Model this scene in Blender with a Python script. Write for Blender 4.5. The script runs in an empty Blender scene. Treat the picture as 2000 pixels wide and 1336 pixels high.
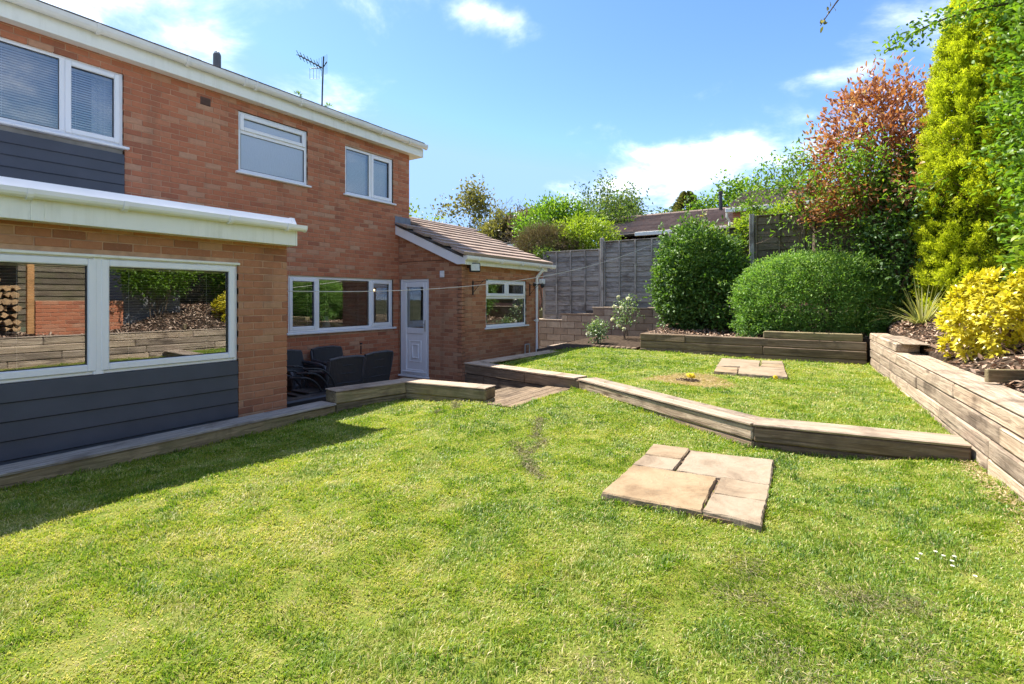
import bpy, math, random
import numpy as np
from mathutils import Matrix, Vector

scene = bpy.context.scene
col = scene.collection
R = math.radians

# ------------------------------------------------------------------ camera
cam_data = bpy.data.cameras.new('camera')
cam_data.lens = 18.0
cam_data.sensor_width = 36.0
cam_data.shift_y = -0.042
cam_data.clip_start = 0.05
cam_data.clip_end = 3000.0
cam = bpy.data.objects.new('camera', cam_data)
cam.location = (0, 0, 1.25)
cam.rotation_euler = (R(90), 0, R(-56.98))
col.objects.link(cam)
scene.camera = cam

# ------------------------------------------------------------------ light
SUN = Vector((0.055, 1.0, 0.0)).normalized()
SUN_EL = R(56.3)
SUN = Vector((SUN.x * math.cos(SUN_EL), SUN.y * math.cos(SUN_EL), math.sin(SUN_EL)))
sun_data = bpy.data.lights.new('sun', 'SUN')
sun_data.energy = 3.7
sun_data.angle = R(0.5)
sun_data.color = (1.0, 0.945, 0.85)
sun = bpy.data.objects.new('sun', sun_data)
sun.rotation_euler = (-SUN).to_track_quat('-Z', 'Y').to_euler()
col.objects.link(sun)

scene.view_settings.view_transform = 'Standard'
scene.view_settings.look = 'None'
scene.view_settings.exposure = 1.80
scene.view_settings.gamma = 1.0
scene.view_settings.use_curve_mapping = False
scene.render.engine = 'CYCLES'
scene.cycles.use_denoising = True
scene.cycles.max_bounces = 8
scene.cycles.transparent_max_bounces = 12
scene.cycles.sample_clamp_indirect = 6.0
scene.cycles.caustics_reflective = False
scene.cycles.caustics_refractive = False


# ------------------------------------------------------------------ node helpers
def nd(nt, typ, ins=None, **attrs):
    n = nt.nodes.new(typ)
    for k, v in attrs.items():
        setattr(n, k, v)
    for k, v in (ins or {}).items():
        s = n.inputs[k]
        if isinstance(v, bpy.types.NodeSocket):
            nt.links.new(v, s)
        else:
            s.default_value = v
    return n


def mth(nt, op, a, b=None, c=None, clamp=False):
    ins = {0: a}
    if b is not None:
        ins[1] = b
    if c is not None:
        ins[2] = c
    return nd(nt, 'ShaderNodeMath', ins, operation=op, use_clamp=clamp).outputs[0]


def vmt(nt, op, a, b=None):
    ins = {0: a}
    if b is not None:
        ins[1] = b
    n = nd(nt, 'ShaderNodeVectorMath', ins, operation=op)
    return n.outputs['Value'] if op in ('DOT_PRODUCT', 'LENGTH') else n.outputs[0]


def mixc(nt, f, a, b, mode='MIX'):
    n = nt.nodes.new('ShaderNodeMix')
    n.data_type = 'RGBA'
    n.blend_type = mode
    for i, v in ((0, f), (6, a), (7, b)):
        s = n.inputs[i]
        if isinstance(v, bpy.types.NodeSocket):
            nt.links.new(v, s)
        elif i == 0:
            s.default_value = v
        else:
            s.default_value = tuple(v) + (1.0,) if len(v) == 3 else v
    return n.outputs[2]


def ramp(nt, fac, stops, interp='LINEAR'):
    n = nt.nodes.new('ShaderNodeValToRGB')
    n.color_ramp.interpolation = interp
    e = n.color_ramp.elements
    while len(e) > 1:
        e.remove(e[-1])
    e[0].position = stops[0][0]
    e[0].color = tuple(stops[0][1]) + (1.0,)
    for p, c in stops[1:]:
        x = e.new(p)
        x.color = tuple(c) + (1.0,)
    nt.links.new(fac, n.inputs[0])
    return n.outputs[0]


def noise(nt, vec, scale, detail=3.0, rough=0.55, dist=0.0):
    return nd(nt, 'ShaderNodeTexNoise', {'Vector': vec, 'Scale': scale, 'Detail': detail,
                                         'Roughness': rough, 'Distortion': dist})


def newmat(name):
    m = bpy.data.materials.new(name)
    m.use_nodes = True
    nt = m.node_tree
    nt.nodes.clear()
    out = nt.nodes.new('ShaderNodeOutputMaterial')
    return m, nt, out


def pbr(nt, out, colr, rough=0.6, bump=None, bstr=0.3, bdist=0.01, **kw):
    b = nd(nt, 'ShaderNodeBsdfPrincipled')
    for k, v in (('Base Color', colr), ('Roughness', rough)):
        if isinstance(v, bpy.types.NodeSocket):
            nt.links.new(v, b.inputs[k])
        else:
            b.inputs[k].default_value = tuple(v) + (1.0,) if k == 'Base Color' else v
    for k, v in kw.items():
        b.inputs[k.replace('_', ' ')].default_value = v
    if bump is not None:
        bn = nd(nt, 'ShaderNodeBump', {'Height': bump, 'Strength': bstr, 'Distance': bdist})
        nt.links.new(bn.outputs[0], b.inputs['Normal'])
    nt.links.new(b.outputs[0], out.inputs[0])
    return b


def simple(name, c, rough=0.5, var=0.12, scale=6.0, bump=0.1, spec=0.4, metal=0.0):
    m, nt, out = newmat(name)
    tc = nd(nt, 'ShaderNodeNewGeometry').outputs['Position']
    n = noise(nt, tc, scale, 4.0)
    lo = tuple(x * (1 - var) for x in c)
    hi = tuple(min(1, x * (1 + var)) for x in c)
    cc = ramp(nt, n.outputs[0], [(0.3, lo), (0.7, hi)])
    n2 = noise(nt, tc, scale * 18, 3.0)
    pbr(nt, out, cc, rough, n2.outputs[0], bump, 0.002, Specular_IOR_Level=spec, Metallic=metal)
    return m


# ------------------------------------------------------------------ world: sky with broken cloud
world = bpy.data.worlds.new('World')
scene.world = world
world.use_nodes = True
wt = world.node_tree
wt.nodes.clear()
wout = wt.nodes.new('ShaderNodeOutputWorld')
sky = nd(wt, 'ShaderNodeTexSky', sky_type='NISHITA')
sky.sun_disc = False
sky.sun_elevation = SUN_EL
sky.sun_rotation = math.atan2(SUN.x, SUN.y)
sky.altitude = 100
sky.air_density = 1.0
sky.dust_density = 0.3
sky.ozone_density = 2.0
gen = nd(wt, 'ShaderNodeTexCoord').outputs['Generated']
sep = nd(wt, 'ShaderNodeSeparateXYZ', {0: gen})
zz = mth(wt, 'ADD', mth(wt, 'MAXIMUM', sep.outputs[2], 0.0), 0.30)
flat = nd(wt, 'ShaderNodeCombineXYZ', {0: mth(wt, 'DIVIDE', sep.outputs[0], zz),
                                      1: mth(wt, 'DIVIDE', sep.outputs[1], zz), 2: 3.7}).outputs[0]
n1 = noise(wt, flat, 3.0, 10.0, 0.60, 0.25).outputs[0]
n2 = noise(wt, flat, 0.9, 2.0, 0.5).outputs[0]
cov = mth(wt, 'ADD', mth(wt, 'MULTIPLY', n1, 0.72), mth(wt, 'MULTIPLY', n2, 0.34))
# cloud banks in view: direction, spread along the horizon, spread in height, weight; negative weights thin the cloud in view
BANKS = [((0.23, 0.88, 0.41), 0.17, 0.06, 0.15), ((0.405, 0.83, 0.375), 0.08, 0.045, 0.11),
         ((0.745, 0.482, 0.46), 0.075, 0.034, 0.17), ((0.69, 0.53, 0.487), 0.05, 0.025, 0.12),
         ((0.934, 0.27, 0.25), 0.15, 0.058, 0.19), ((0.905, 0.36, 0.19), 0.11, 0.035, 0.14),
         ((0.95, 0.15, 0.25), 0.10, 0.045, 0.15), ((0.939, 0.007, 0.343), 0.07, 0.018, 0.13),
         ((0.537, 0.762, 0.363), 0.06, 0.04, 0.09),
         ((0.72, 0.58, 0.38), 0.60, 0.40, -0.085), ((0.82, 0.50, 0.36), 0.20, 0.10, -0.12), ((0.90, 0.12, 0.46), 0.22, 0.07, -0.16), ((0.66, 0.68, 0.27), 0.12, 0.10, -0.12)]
warp = vmt(wt, 'ADD', gen, vmt(wt, 'MULTIPLY', vmt(wt, 'SUBTRACT', noise(wt, gen, 9.0, 5.0).outputs['Color'],
                                                     (0.5, 0.5, 0.5)), (0.10, 0.10, 0.07)))
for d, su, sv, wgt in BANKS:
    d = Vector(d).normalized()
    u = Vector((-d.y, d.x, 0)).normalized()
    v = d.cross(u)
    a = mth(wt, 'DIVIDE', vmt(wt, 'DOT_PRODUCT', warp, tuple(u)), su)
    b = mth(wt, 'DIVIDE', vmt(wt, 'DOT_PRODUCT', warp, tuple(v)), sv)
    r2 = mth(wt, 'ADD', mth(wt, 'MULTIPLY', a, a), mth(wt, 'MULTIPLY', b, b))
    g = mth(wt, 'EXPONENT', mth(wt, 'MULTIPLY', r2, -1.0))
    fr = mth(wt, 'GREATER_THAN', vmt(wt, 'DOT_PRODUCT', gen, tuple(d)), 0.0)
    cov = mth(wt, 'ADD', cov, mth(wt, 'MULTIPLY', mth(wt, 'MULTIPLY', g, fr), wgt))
cmask = nd(wt, 'ShaderNodeMapRange', {0: cov, 1: 0.475, 2: 0.84, 3: 0.0, 4: 1.0},  # low threshold adds denser cloud outside the view as fill light
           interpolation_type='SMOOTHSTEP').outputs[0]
shade = noise(wt, flat, 5.0, 6.0, 0.6).outputs[0]
ccol = ramp(wt, shade, [(0.3, (8.8, 8.8, 8.7)), (0.65, (12.0, 11.7, 11.2))])
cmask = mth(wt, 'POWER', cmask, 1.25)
hs = nd(wt, 'ShaderNodeHueSaturation', {'Hue': 0.508, 'Saturation': 1.20, 'Value': 0.83, 'Color': sky.outputs[0]}).outputs[0]
hs = vmt(wt, 'MINIMUM', hs, (1.45, 2.35, 3.9))
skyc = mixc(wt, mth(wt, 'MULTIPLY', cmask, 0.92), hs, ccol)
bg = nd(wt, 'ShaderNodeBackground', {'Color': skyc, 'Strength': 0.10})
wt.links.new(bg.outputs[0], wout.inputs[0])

# ------------------------------------------------------------------ materials
random.seed(7)


def rnd_src(nt, src):
    if src == 'object':
        return nd(nt, 'ShaderNodeObjectInfo').outputs['Random']
    return nd(nt, 'ShaderNodeAttribute', attribute_name='rnd').outputs['Fac']


def brick_mat(name, src, stops, bump=0.5):
    m, nt, out = newmat(name)
    pos = nd(nt, 'ShaderNodeNewGeometry').outputs['Position']
    r = rnd_src(nt, src)
    base = ramp(nt, r, stops)
    n = noise(nt, pos, 22.0, 4.0, 0.65).outputs[0]
    c = mixc(nt, mth(nt, 'MULTIPLY', n, 0.55), base, (0.20, 0.085, 0.05))
    n3 = noise(nt, pos, 60.0, 3.0, 0.6).outputs[0]
    pale = nd(nt, 'ShaderNodeMapRange', {0: n3, 1: 0.6, 2: 0.75}).outputs[0]
    c = mixc(nt, mth(nt, 'MULTIPLY', pale, 0.3), c, (0.55, 0.38, 0.27))
    big = noise(nt, pos, 1.3, 3.0, 0.6).outputs[0]
    c = mixc(nt, nd(nt, 'ShaderNodeMapRange', {0: big, 1: 0.58, 2: 0.85, 3: 0.0, 4: 0.35}).outputs[0], c,
             (0.14, 0.085, 0.055))
    sk = noise(nt, vmt(nt, 'MULTIPLY', pos, (4.0, 4.0, 0.45)), 1.0, 5.0, 0.6).outputs[0]
    c = mixc(nt, nd(nt, 'ShaderNodeMapRange', {0: sk, 1: 0.54, 2: 0.72, 3: 0.0, 4: 0.42}).outputs[0], c, (0.17, 0.095, 0.06))
    h = noise(nt, pos, 140.0, 5.0, 0.7).outputs[0]
    pbr(nt, out, c, 0.9, h, bump, 0.004, Specular_IOR_Level=0.2)
    return m


RED = [(0.0, (0.36, 0.13, 0.07)), (0.08, (0.44, 0.15, 0.078)), (0.3, (0.52, 0.18, 0.088)), (0.6, (0.56, 0.202, 0.10)),
       (0.82, (0.57, 0.235, 0.125)), (1.0, (0.58, 0.33, 0.20))]
BROWN = [(0.0, (0.29, 0.12, 0.065)), (0.1, (0.40, 0.165, 0.083)), (0.4, (0.48, 0.205, 0.102)),
         (0.75, (0.51, 0.24, 0.125)), (1.0, (0.53, 0.31, 0.175))]
M = {}
M['brick_o'] = brick_mat('brick_red_single', 'object', RED)
M['brick_a'] = brick_mat('brick_red', 'attr', RED)
M['brickb_o'] = brick_mat('brick_brown_single', 'object', BROWN)
M['brickb_a'] = brick_mat('brick_brown', 'attr', BROWN)
M['mortar'] = simple('mortar', (0.45, 0.27, 0.17), 0.95, 0.25, 9.0, 0.5, 0.2)


def streaked(name, c, dirt, amt, rough):
    m, nt, out = newmat(name)
    pos = nd(nt, 'ShaderNodeNewGeometry').outputs['Position']
    st = noise(nt, vmt(nt, 'MULTIPLY', pos, (14.0, 14.0, 1.2)), 1.0, 5.0, 0.65).outputs[0]
    bl = noise(nt, pos, 2.2, 4.0, 0.6).outputs[0]
    f = mth(nt, 'MULTIPLY', nd(nt, 'ShaderNodeMapRange', {0: st, 1: 0.48, 2: 0.75}).outputs[0], nd(nt, 'ShaderNodeMapRange', {0: bl, 1: 0.35, 2: 0.7}).outputs[0])
    cc = mixc(nt, mth(nt, 'MULTIPLY', f, amt), c, dirt)
    pbr(nt, out, cc, rough, st, 0.02, 0.002, Specular_IOR_Level=0.5)
    return m


M['upvc'] = streaked('white_upvc', (0.80, 0.80, 0.80), (0.55, 0.54, 0.49), 0.35, 0.28)
M['cream'] = streaked('cream_fascia', (0.80, 0.79, 0.70), (0.50, 0.49, 0.36), 0.7, 0.35)
M['clad'] = simple('slate_cladding', (0.060, 0.065, 0.078), 0.55, 0.12, 3.0, 0.25, 0.4)
M['gutter'] = simple('pale_gutter', (0.72, 0.70, 0.64), 0.35, 0.06, 4.0, 0.03, 0.5)
M['gutter_w'] = simple('white_gutter', (0.80, 0.79, 0.76), 0.3, 0.04, 4.0, 0.03, 0.5)
M['lead'] = simple('lead', (0.17, 0.18, 0.20), 0.5, 0.2, 12.0, 0.3, 0.5)
M['black'] = simple('black_metal', (0.018, 0.018, 0.02), 0.45, 0.2, 20.0, 0.1, 0.5)
M['dark_metal'] = simple('dark_grey_metal', (0.11, 0.105, 0.10), 0.5, 0.2, 12.0, 0.15, 0.5)
M['rattan'] = None
M['galv'] = simple('galvanised_pipe', (0.42, 0.41, 0.38), 0.45, 0.15, 12.0, 0.1, 0.5, 0.4)
M['white_plastic'] = simple('white_plastic', (0.72, 0.72, 0.72), 0.35, 0.04, 5.0, 0.02)
M['room'] = simple('room_paint', (0.26, 0.245, 0.23), 0.8, 0.1, 1.5, 0.02, 0.2)
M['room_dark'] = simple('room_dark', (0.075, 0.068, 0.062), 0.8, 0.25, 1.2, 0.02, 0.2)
M['slat'] = simple('blind_slat', (0.66, 0.62, 0.56), 0.5, 0.05, 2.0, 0.0, 0.3)
M['slat_w'] = simple('white_blind_slat', (0.78, 0.78, 0.77), 0.5, 0.03, 2.0, 0.0, 0.3)
M['curtain'] = simple('pale_curtain', (0.66, 0.66, 0.67), 0.9, 0.08, 5.0, 0.1, 0.1)
M['rope'] = simple('white_rope', (0.46, 0.44, 0.40), 0.8, 0.1, 30.0, 0.2, 0.2)
M['soil'] = simple('dark_soil', (0.055, 0.038, 0.026), 0.95, 0.5, 14.0, 0.9, 0.1)
M['patio'] = simple('patio_concrete', (0.24, 0.23, 0.21), 0.9, 0.25, 5.0, 0.4, 0.2)
M['earth'] = simple('rough_ground', (0.10, 0.10, 0.05), 0.95, 0.4, 1.0, 0.5, 0.1)
M['render_grey'] = simple('grey_render', (0.20, 0.20, 0.20), 0.9, 0.1, 2.0, 0.4, 0.2)
M['post_orange'] = simple('orange_timber', (0.48, 0.25, 0.10), 0.75, 0.2, 8.0, 0.3, 0.2)
M['logwood'] = simple('cut_log_end', (0.42, 0.27, 0.14), 0.85, 0.35, 14.0, 0.4, 0.2)
M['terracotta'] = simple('terracotta', (0.45, 0.17, 0.09), 0.8, 0.15, 9.0, 0.3, 0.2)


def far_brick():
    m, nt, out = newmat('far_brick')
    pos = nd(nt, 'ShaderNodeNewGeometry').outputs['Position']
    sp = nd(nt, 'ShaderNodeSeparateXYZ', {0: pos})
    v = nd(nt, 'ShaderNodeCombineXYZ', {0: mth(nt, 'ADD', sp.outputs[0], sp.outputs[1]), 1: sp.outputs[2], 2: 0.0}).outputs[0]
    bt = nd(nt, 'ShaderNodeTexBrick', {'Vector': v, 'Color1': (0.50, 0.17, 0.09, 1), 'Color2': (0.40, 0.14, 0.08, 1), 'Mortar': (0.40, 0.28, 0.20, 1), 'Scale': 1.0,
                                       'Mortar Size': 0.008, 'Brick Width': 0.225, 'Row Height': 0.075})
    pbr(nt, out, bt.outputs[0], 0.9)
    return m


M['far_brick'] = far_brick()


def emit_mat(name, c, s):
    m, nt, out = newmat(name)
    e = nd(nt, 'ShaderNodeEmission', {'Color': tuple(c) + (1.0,), 'Strength': s})
    nt.links.new(e.outputs[0], out.inputs[0])
    return m


M['bulb'] = emit_mat('lit_bulb', (1.0, 0.62, 0.25), 4.0)


def glass_mat(name, tint, rough=0.0, base=0.16, frost=None):
    m, nt, out = newmat(name)
    lw = nd(nt, 'ShaderNodeFresnel', {'IOR': 1.52}).outputs[0]
    f = mth(nt, 'ADD', mth(nt, 'MULTIPLY', lw, 1.5), base - 0.04, clamp=True)
    gl = nd(nt, 'ShaderNodeBsdfGlossy', {'Color': (0.93, 0.96, 1.0, 1), 'Roughness': rough})
    if frost:
        pos = nd(nt, 'ShaderNodeNewGeometry').outputs['Position']
        st = vmt(nt, 'MULTIPLY', pos, (1.0, 1.0, 0.25))
        h = noise(nt, st, 55.0, 3.0, 0.7, 0.6).outputs[0]
        bn = nd(nt, 'ShaderNodeBump', {'Height': h, 'Strength': 0.7, 'Distance': 0.006})
        nt.links.new(bn.outputs[0], gl.inputs['Normal'])
        tr = nd(nt, 'ShaderNodeBsdfTranslucent', {'Color': (0.5, 0.56, 0.62, 1)})
        df = nd(nt, 'ShaderNodeBsdfDiffuse', {'Color': (0.40, 0.46, 0.52, 1), 'Normal': bn.outputs[0]})
        tr2 = nd(nt, 'ShaderNodeMixShader', {0: 0.75, 1: tr.outputs[0], 2: df.outputs[0]})
        back = tr2.outputs[0]
    else:
        back = nd(nt, 'ShaderNodeBsdfTransparent', {'Color': tuple(tint) + (1,)}).outputs[0]
    mx = nd(nt, 'ShaderNodeMixShader', {0: f, 1: back, 2: gl.outputs[0]})
    nt.links.new(mx.outputs[0], out.inputs[0])
    return m


M['glass'] = glass_mat('window_glass', (0.93, 0.95, 0.94), 0.0, 0.30)
M['glass_up'] = glass_mat('upper_window_glass', (0.95, 0.97, 0.98), 0.0, 0.17)
M['frost'] = glass_mat('frosted_glass', (0.6, 0.65, 0.7), 0.25, 0.15, True)


def wood_mat(name, stops, scale=1.0, crack=0.5, src='object', rough=0.85, grey=0.4, moss=0.0, bump=0.6):
    """grain runs along each board's own x axis"""
    m, nt, out = newmat(name)
    oc = nd(nt, 'ShaderNodeTexCoord').outputs['Object']
    r = nd(nt, 'ShaderNodeObjectInfo').outputs['Random']
    off = nd(nt, 'ShaderNodeCombineXYZ', {0: mth(nt, 'MULTIPLY', r, 37.0), 1: mth(nt, 'MULTIPLY', r, 11.0), 2: mth(nt, 'MULTIPLY', r, 23.0)}).outputs[0]
    p = vmt(nt, 'ADD', oc, off)
    pg = vmt(nt, 'MULTIPLY', p, (0.55 * scale, 9.0 * scale, 9.0 * scale))
    g = noise(nt, pg, 3.2, 5.0, 0.65, 1.1).outputs[0]
    pk = vmt(nt, 'MULTIPLY', p, (1.6 * scale, 5.0 * scale, 5.0 * scale))
    kn = nd(nt, 'ShaderNodeTexVoronoi', {'Vector': pk, 'Scale': 1.0, 'Randomness': 1.0}).outputs['Distance']
    ring = mth(nt, 'SINE', mth(nt, 'MULTIPLY', mth(nt, 'ADD', g, mth(nt, 'MULTIPLY', kn, 0.5)), 34.0))
    c = ramp(nt, g, stops)
    c = mixc(nt, mth(nt, 'MULTIPLY', mth(nt, 'ADD', ring, 1.0), 0.13), c, (0.06, 0.042, 0.03))
    knot = nd(nt, 'ShaderNodeMapRange', {0: kn, 1: 0.05, 2: 0.16, 3: 0.7, 4: 0.0}).outputs[0]
    c = mixc(nt, knot, c, (0.07, 0.042, 0.025))
    pc = vmt(nt, 'MULTIPLY', p, (0.5 * scale, 26.0 * scale, 26.0 * scale))
    ck = noise(nt, pc, 2.0, 4.0, 0.6, 0.3).outputs[0]
    ckm = nd(nt, 'ShaderNodeMapRange', {0: ck, 1: 0.34, 2: 0.42, 3: 1.0, 4: 0.0}).outputs[0]
    c = mixc(nt, mth(nt, 'MULTIPLY', ckm, crack), c, (0.03, 0.02, 0.014))
    st = noise(nt, p, 2.3, 5.0, 0.62, 0.4).outputs[0]
    stm = nd(nt, 'ShaderNodeMapRange', {0: st, 1: 0.52, 2: 0.68, 3: 0.0, 4: 0.72}).outputs[0]
    c = mixc(nt, stm, c, (0.075, 0.055, 0.042))
    tone = ramp(nt, r, [(0.0, (0.72, 0.70, 0.68)), (0.5, (1.0, 0.98, 0.95)), (1.0, (1.15, 1.1, 1.02))])
    c = mixc(nt, 1.0, c, tone, 'MULTIPLY')
    if moss > 0:
        ms = noise(nt, p, 5.0, 4.0, 0.6).outputs[0]
        c = mixc(nt, nd(nt, 'ShaderNodeMapRange', {0: ms, 1: 0.45, 2: 0.65, 3: 0.0, 4: moss}).outputs[0], c, (0.10, 0.11, 0.035))
    hh = mth(nt, 'SUBTRACT', mth(nt, 'ADD', g, mth(nt, 'MULTIPLY', ring, 0.08)), mth(nt, 'MULTIPLY', ckm, 0.6))
    pbr(nt, out, c, rough, hh, bump, 0.008, Specular_IOR_Level=0.2)
    return m


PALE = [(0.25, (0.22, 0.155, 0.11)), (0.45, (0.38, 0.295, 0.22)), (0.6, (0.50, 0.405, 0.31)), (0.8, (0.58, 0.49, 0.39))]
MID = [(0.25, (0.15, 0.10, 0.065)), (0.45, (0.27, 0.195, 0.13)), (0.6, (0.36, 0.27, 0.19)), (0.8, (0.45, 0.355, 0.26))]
OLIVE = [(0.25, (0.13, 0.10, 0.055)), (0.45, (0.25, 0.20, 0.115)), (0.6, (0.34, 0.275, 0.165)), (0.8, (0.43, 0.365, 0.24))]
GREY = [(0.25, (0.19, 0.175, 0.16)), (0.45, (0.31, 0.29, 0.265)), (0.6, (0.41, 0.385, 0.355)), (0.8, (0.50, 0.475, 0.44))]
M['sleeper'] = wood_mat('sleeper_pale', PALE, 1.0, 0.65, bump=0.8)
M['sleeper_mid'] = wood_mat('sleeper_brown', MID, 1.0, 0.5)
M['sleeper_olive'] = wood_mat('sleeper_olive', OLIVE, 1.0, 0.5, moss=0.35)
M['sleeper_shaded'] = wood_mat('sleeper_shaded', [(a, tuple(x * 0.68 for x in c)) for a, c in MID], 1.0, 0.5)  # brown sleeper with the shade on its wall faces darkened into the colour
M['capboard'] = wood_mat('cap_board', [(a, tuple(min(1, x * 1.02) for x in c)) for a, c in PALE], 1.3, 0.3)
M['capgrey'] = wood_mat('cap_board_grey', [(a, tuple(x * 0.9 for x in c)) for a, c in GREY], 1.3, 0.3)
M['deck'] = wood_mat('deck_board', [(0.25, (0.17, 0.125, 0.085)), (0.5, (0.30, 0.225, 0.15)), (0.8, (0.42, 0.33, 0.235))], 1.5, 0.3)
M['fence'] = wood_mat('fence_slat', GREY, 1.2, 0.4, bump=0.5)
M['fence_b'] = wood_mat('fence_slat_brown', [(0.25, (0.10, 0.08, 0.055)), (0.5, (0.19, 0.155, 0.11)), (0.8, (0.28, 0.235, 0.175))], 1.2, 0.4, moss=0.4, bump=0.5)
M['fence_post'] = wood_mat('fence_post', [(a, tuple(x * 1.1 for x in c)) for a, c in GREY], 1.0, 0.4)
M['bark'] = wood_mat('tree_bark', [(0.25, (0.07, 0.05, 0.035)), (0.5, (0.14, 0.105, 0.075)), (0.8, (0.22, 0.175, 0.13))], 3.0, 0.3)


def slab_mat():
    m, nt, out = newmat('sandstone')
    pos = nd(nt, 'ShaderNodeNewGeometry').outputs['Position']
    r = nd(nt, 'ShaderNodeObjectInfo').outputs['Random']
    sh = nd(nt, 'ShaderNodeCombineXYZ', {0: mth(nt, 'MULTIPLY', r, 13.0), 1: mth(nt, 'MULTIPLY', r, 7.0), 2: 0.0}).outputs[0]
    p = vmt(nt, 'ADD', pos, sh)
    n = noise(nt, p, 3.2, 6.0, 0.62, 0.8).outputs[0]
    c = ramp(nt, n, [(0.3, (0.175, 0.13, 0.09)), (0.45, (0.26, 0.205, 0.145)), (0.6, (0.305, 0.25, 0.185)), (0.78, (0.29, 0.215, 0.13))])
    t = ramp(nt, r, [(0.0, (0.98, 0.93, 0.86)), (0.5, (1.0, 0.97, 0.94)), (1.0, (1.02, 0.9, 0.72))])
    c = mixc(nt, 1.0, c, t, 'MULTIPLY')
    f = noise(nt, p, 30.0, 4.0, 0.6).outputs[0]
    c = mixc(nt, nd(nt, 'ShaderNodeMapRange', {0: f, 1: 0.6, 2: 0.78, 3: 0.0, 4: 0.5}).outputs[0], c, (0.12, 0.10, 0.07))
    li = noise(nt, p, 14.0, 5.0, 0.7, 0.6).outputs[0]
    c = mixc(nt, nd(nt, 'ShaderNodeMapRange', {0: li, 1: 0.58, 2: 0.70, 3: 0.0, 4: 0.4}).outputs[0], c, (0.15, 0.135, 0.095))
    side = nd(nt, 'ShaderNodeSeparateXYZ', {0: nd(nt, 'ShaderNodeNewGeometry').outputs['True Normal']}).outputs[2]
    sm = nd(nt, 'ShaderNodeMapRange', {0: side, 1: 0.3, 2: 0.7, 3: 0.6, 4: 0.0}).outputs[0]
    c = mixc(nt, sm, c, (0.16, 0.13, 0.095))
    h = mth(nt, 'ADD', mth(nt, 'MULTIPLY', noise(nt, p, 7.0, 6.0, 0.6, 1.0).outputs[0], 1.0), mth(nt, 'MULTIPLY', f, 0.15))
    pbr(nt, out, c, 0.85, h, 0.55, 0.018, Specular_IOR_Level=0.25)
    return m


M['slab'] = slab_mat()


def block_mat():
    m, nt, out = newmat('concrete_block')
    pos = nd(nt, 'ShaderNodeNewGeometry').outputs['Position']
    r = nd(nt, 'ShaderNodeObjectInfo').outputs['Random']
    c = ramp(nt, r, [(0.0, (0.28, 0.20, 0.14)), (0.5, (0.37, 0.28, 0.205)), (1.0, (0.45, 0.355, 0.265))])
    n = noise(nt, pos, 6.0, 5.0, 0.65).outputs[0]
    c = mixc(nt, nd(nt, 'ShaderNodeMapRange', {0: n, 1: 0.4, 2: 0.75, 3: 0.0, 4: 0.6}).outputs[0], c, (0.14, 0.105, 0.075))
    pbr(nt, out, c, 0.95, noise(nt, pos, 60.0, 5.0, 0.7).outputs[0], 0.6, 0.006, Specular_IOR_Level=0.15)
    return m


M['block'] = block_mat()


def tile_mat(name, a, b, src='object'):
    m, nt, out = newmat(name)
    pos = nd(nt, 'ShaderNodeNewGeometry').outputs['Position']
    r = rnd_src(nt, src)
    c = ramp(nt, r, [(0.0, a), (1.0, b)])
    n = noise(nt, pos, 5.0, 5.0, 0.65).outputs[0]
    c = mixc(nt, nd(nt, 'ShaderNodeMapRange', {0: n, 1: 0.45, 2: 0.8, 3: 0.0, 4: 0.55}).outputs[0], c, (0.20, 0.165, 0.13))
    l = noise(nt, pos, 45.0, 3.0, 0.6).outputs[0]
    c = mixc(nt, nd(nt, 'ShaderNodeMapRange', {0: l, 1: 0.62, 2: 0.72, 3: 0.0, 4: 0.35}).outputs[0], c, (0.40, 0.38, 0.30))
    pbr(nt, out, c, 0.85, noise(nt, pos, 90.0, 4.0, 0.7).outputs[0], 0.5, 0.004, Specular_IOR_Level=0.25)
    return m


M['tile'] = tile_mat('roof_tile', (0.31, 0.22, 0.165), (0.42, 0.31, 0.235))
M['tile_far'] = tile_mat('far_roof_tile', (0.19, 0.135, 0.11), (0.30, 0.22, 0.175), 'attr')
M['tile_dark'] = tile_mat('dark_roof_tile', (0.045, 0.042, 0.042), (0.075, 0.07, 0.065))


def rattan_mat():
    m, nt, out = newmat('black_rattan')
    oc = nd(nt, 'ShaderNodeTexCoord').outputs['Object']
    w = nd(nt, 'ShaderNodeTexWave', {'Vector': oc, 'Scale': 18.0, 'Distortion': 0.6, 'Detail': 2.0}, bands_direction='Z').outputs[0]
    w2 = nd(nt, 'ShaderNodeTexWave', {'Vector': oc, 'Scale': 14.0, 'Distortion': 0.5, 'Detail': 2.0}, bands_direction='X').outputs[0]
    h = mth(nt, 'ADD', w, mth(nt, 'MULTIPLY', w2, 0.5))
    c = ramp(nt, h, [(0.2, (0.012, 0.012, 0.013)), (1.0, (0.04, 0.04, 0.044))])
    pbr(nt, out, c, 0.5, h, 0.5, 0.004, Specular_IOR_Level=0.4)
    return m


M['rattan'] = rattan_mat()
M['chair_frame'] = simple('chair_frame', (0.045, 0.046, 0.052), 0.4, 0.2, 20.0, 0.1, 0.5)


def leaf_mat(name, stops, gloss=0.35, trans=0.35, rough=0.45, tbright=1.5):
    m, nt, out = newmat(name)
    r = nd(nt, 'ShaderNodeAttribute', attribute_name='rnd').outputs['Fac']
    c = ramp(nt, r, stops)
    b = nd(nt, 'ShaderNodeBsdfPrincipled', {'Base Color': c, 'Roughness': rough, 'Specular IOR Level': gloss})
    ty = mixc(nt, 1.0, c, (tbright, tbright * 1.05, tbright * 0.45), 'MULTIPLY')
    t = nd(nt, 'ShaderNodeBsdfTranslucent', {'Color': ty})
    mx = nd(nt, 'ShaderNodeMixShader', {0: trans, 1: b.outputs[0], 2: t.outputs[0]})
    nt.links.new(mx.outputs[0], out.inputs[0])
    return m


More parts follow.
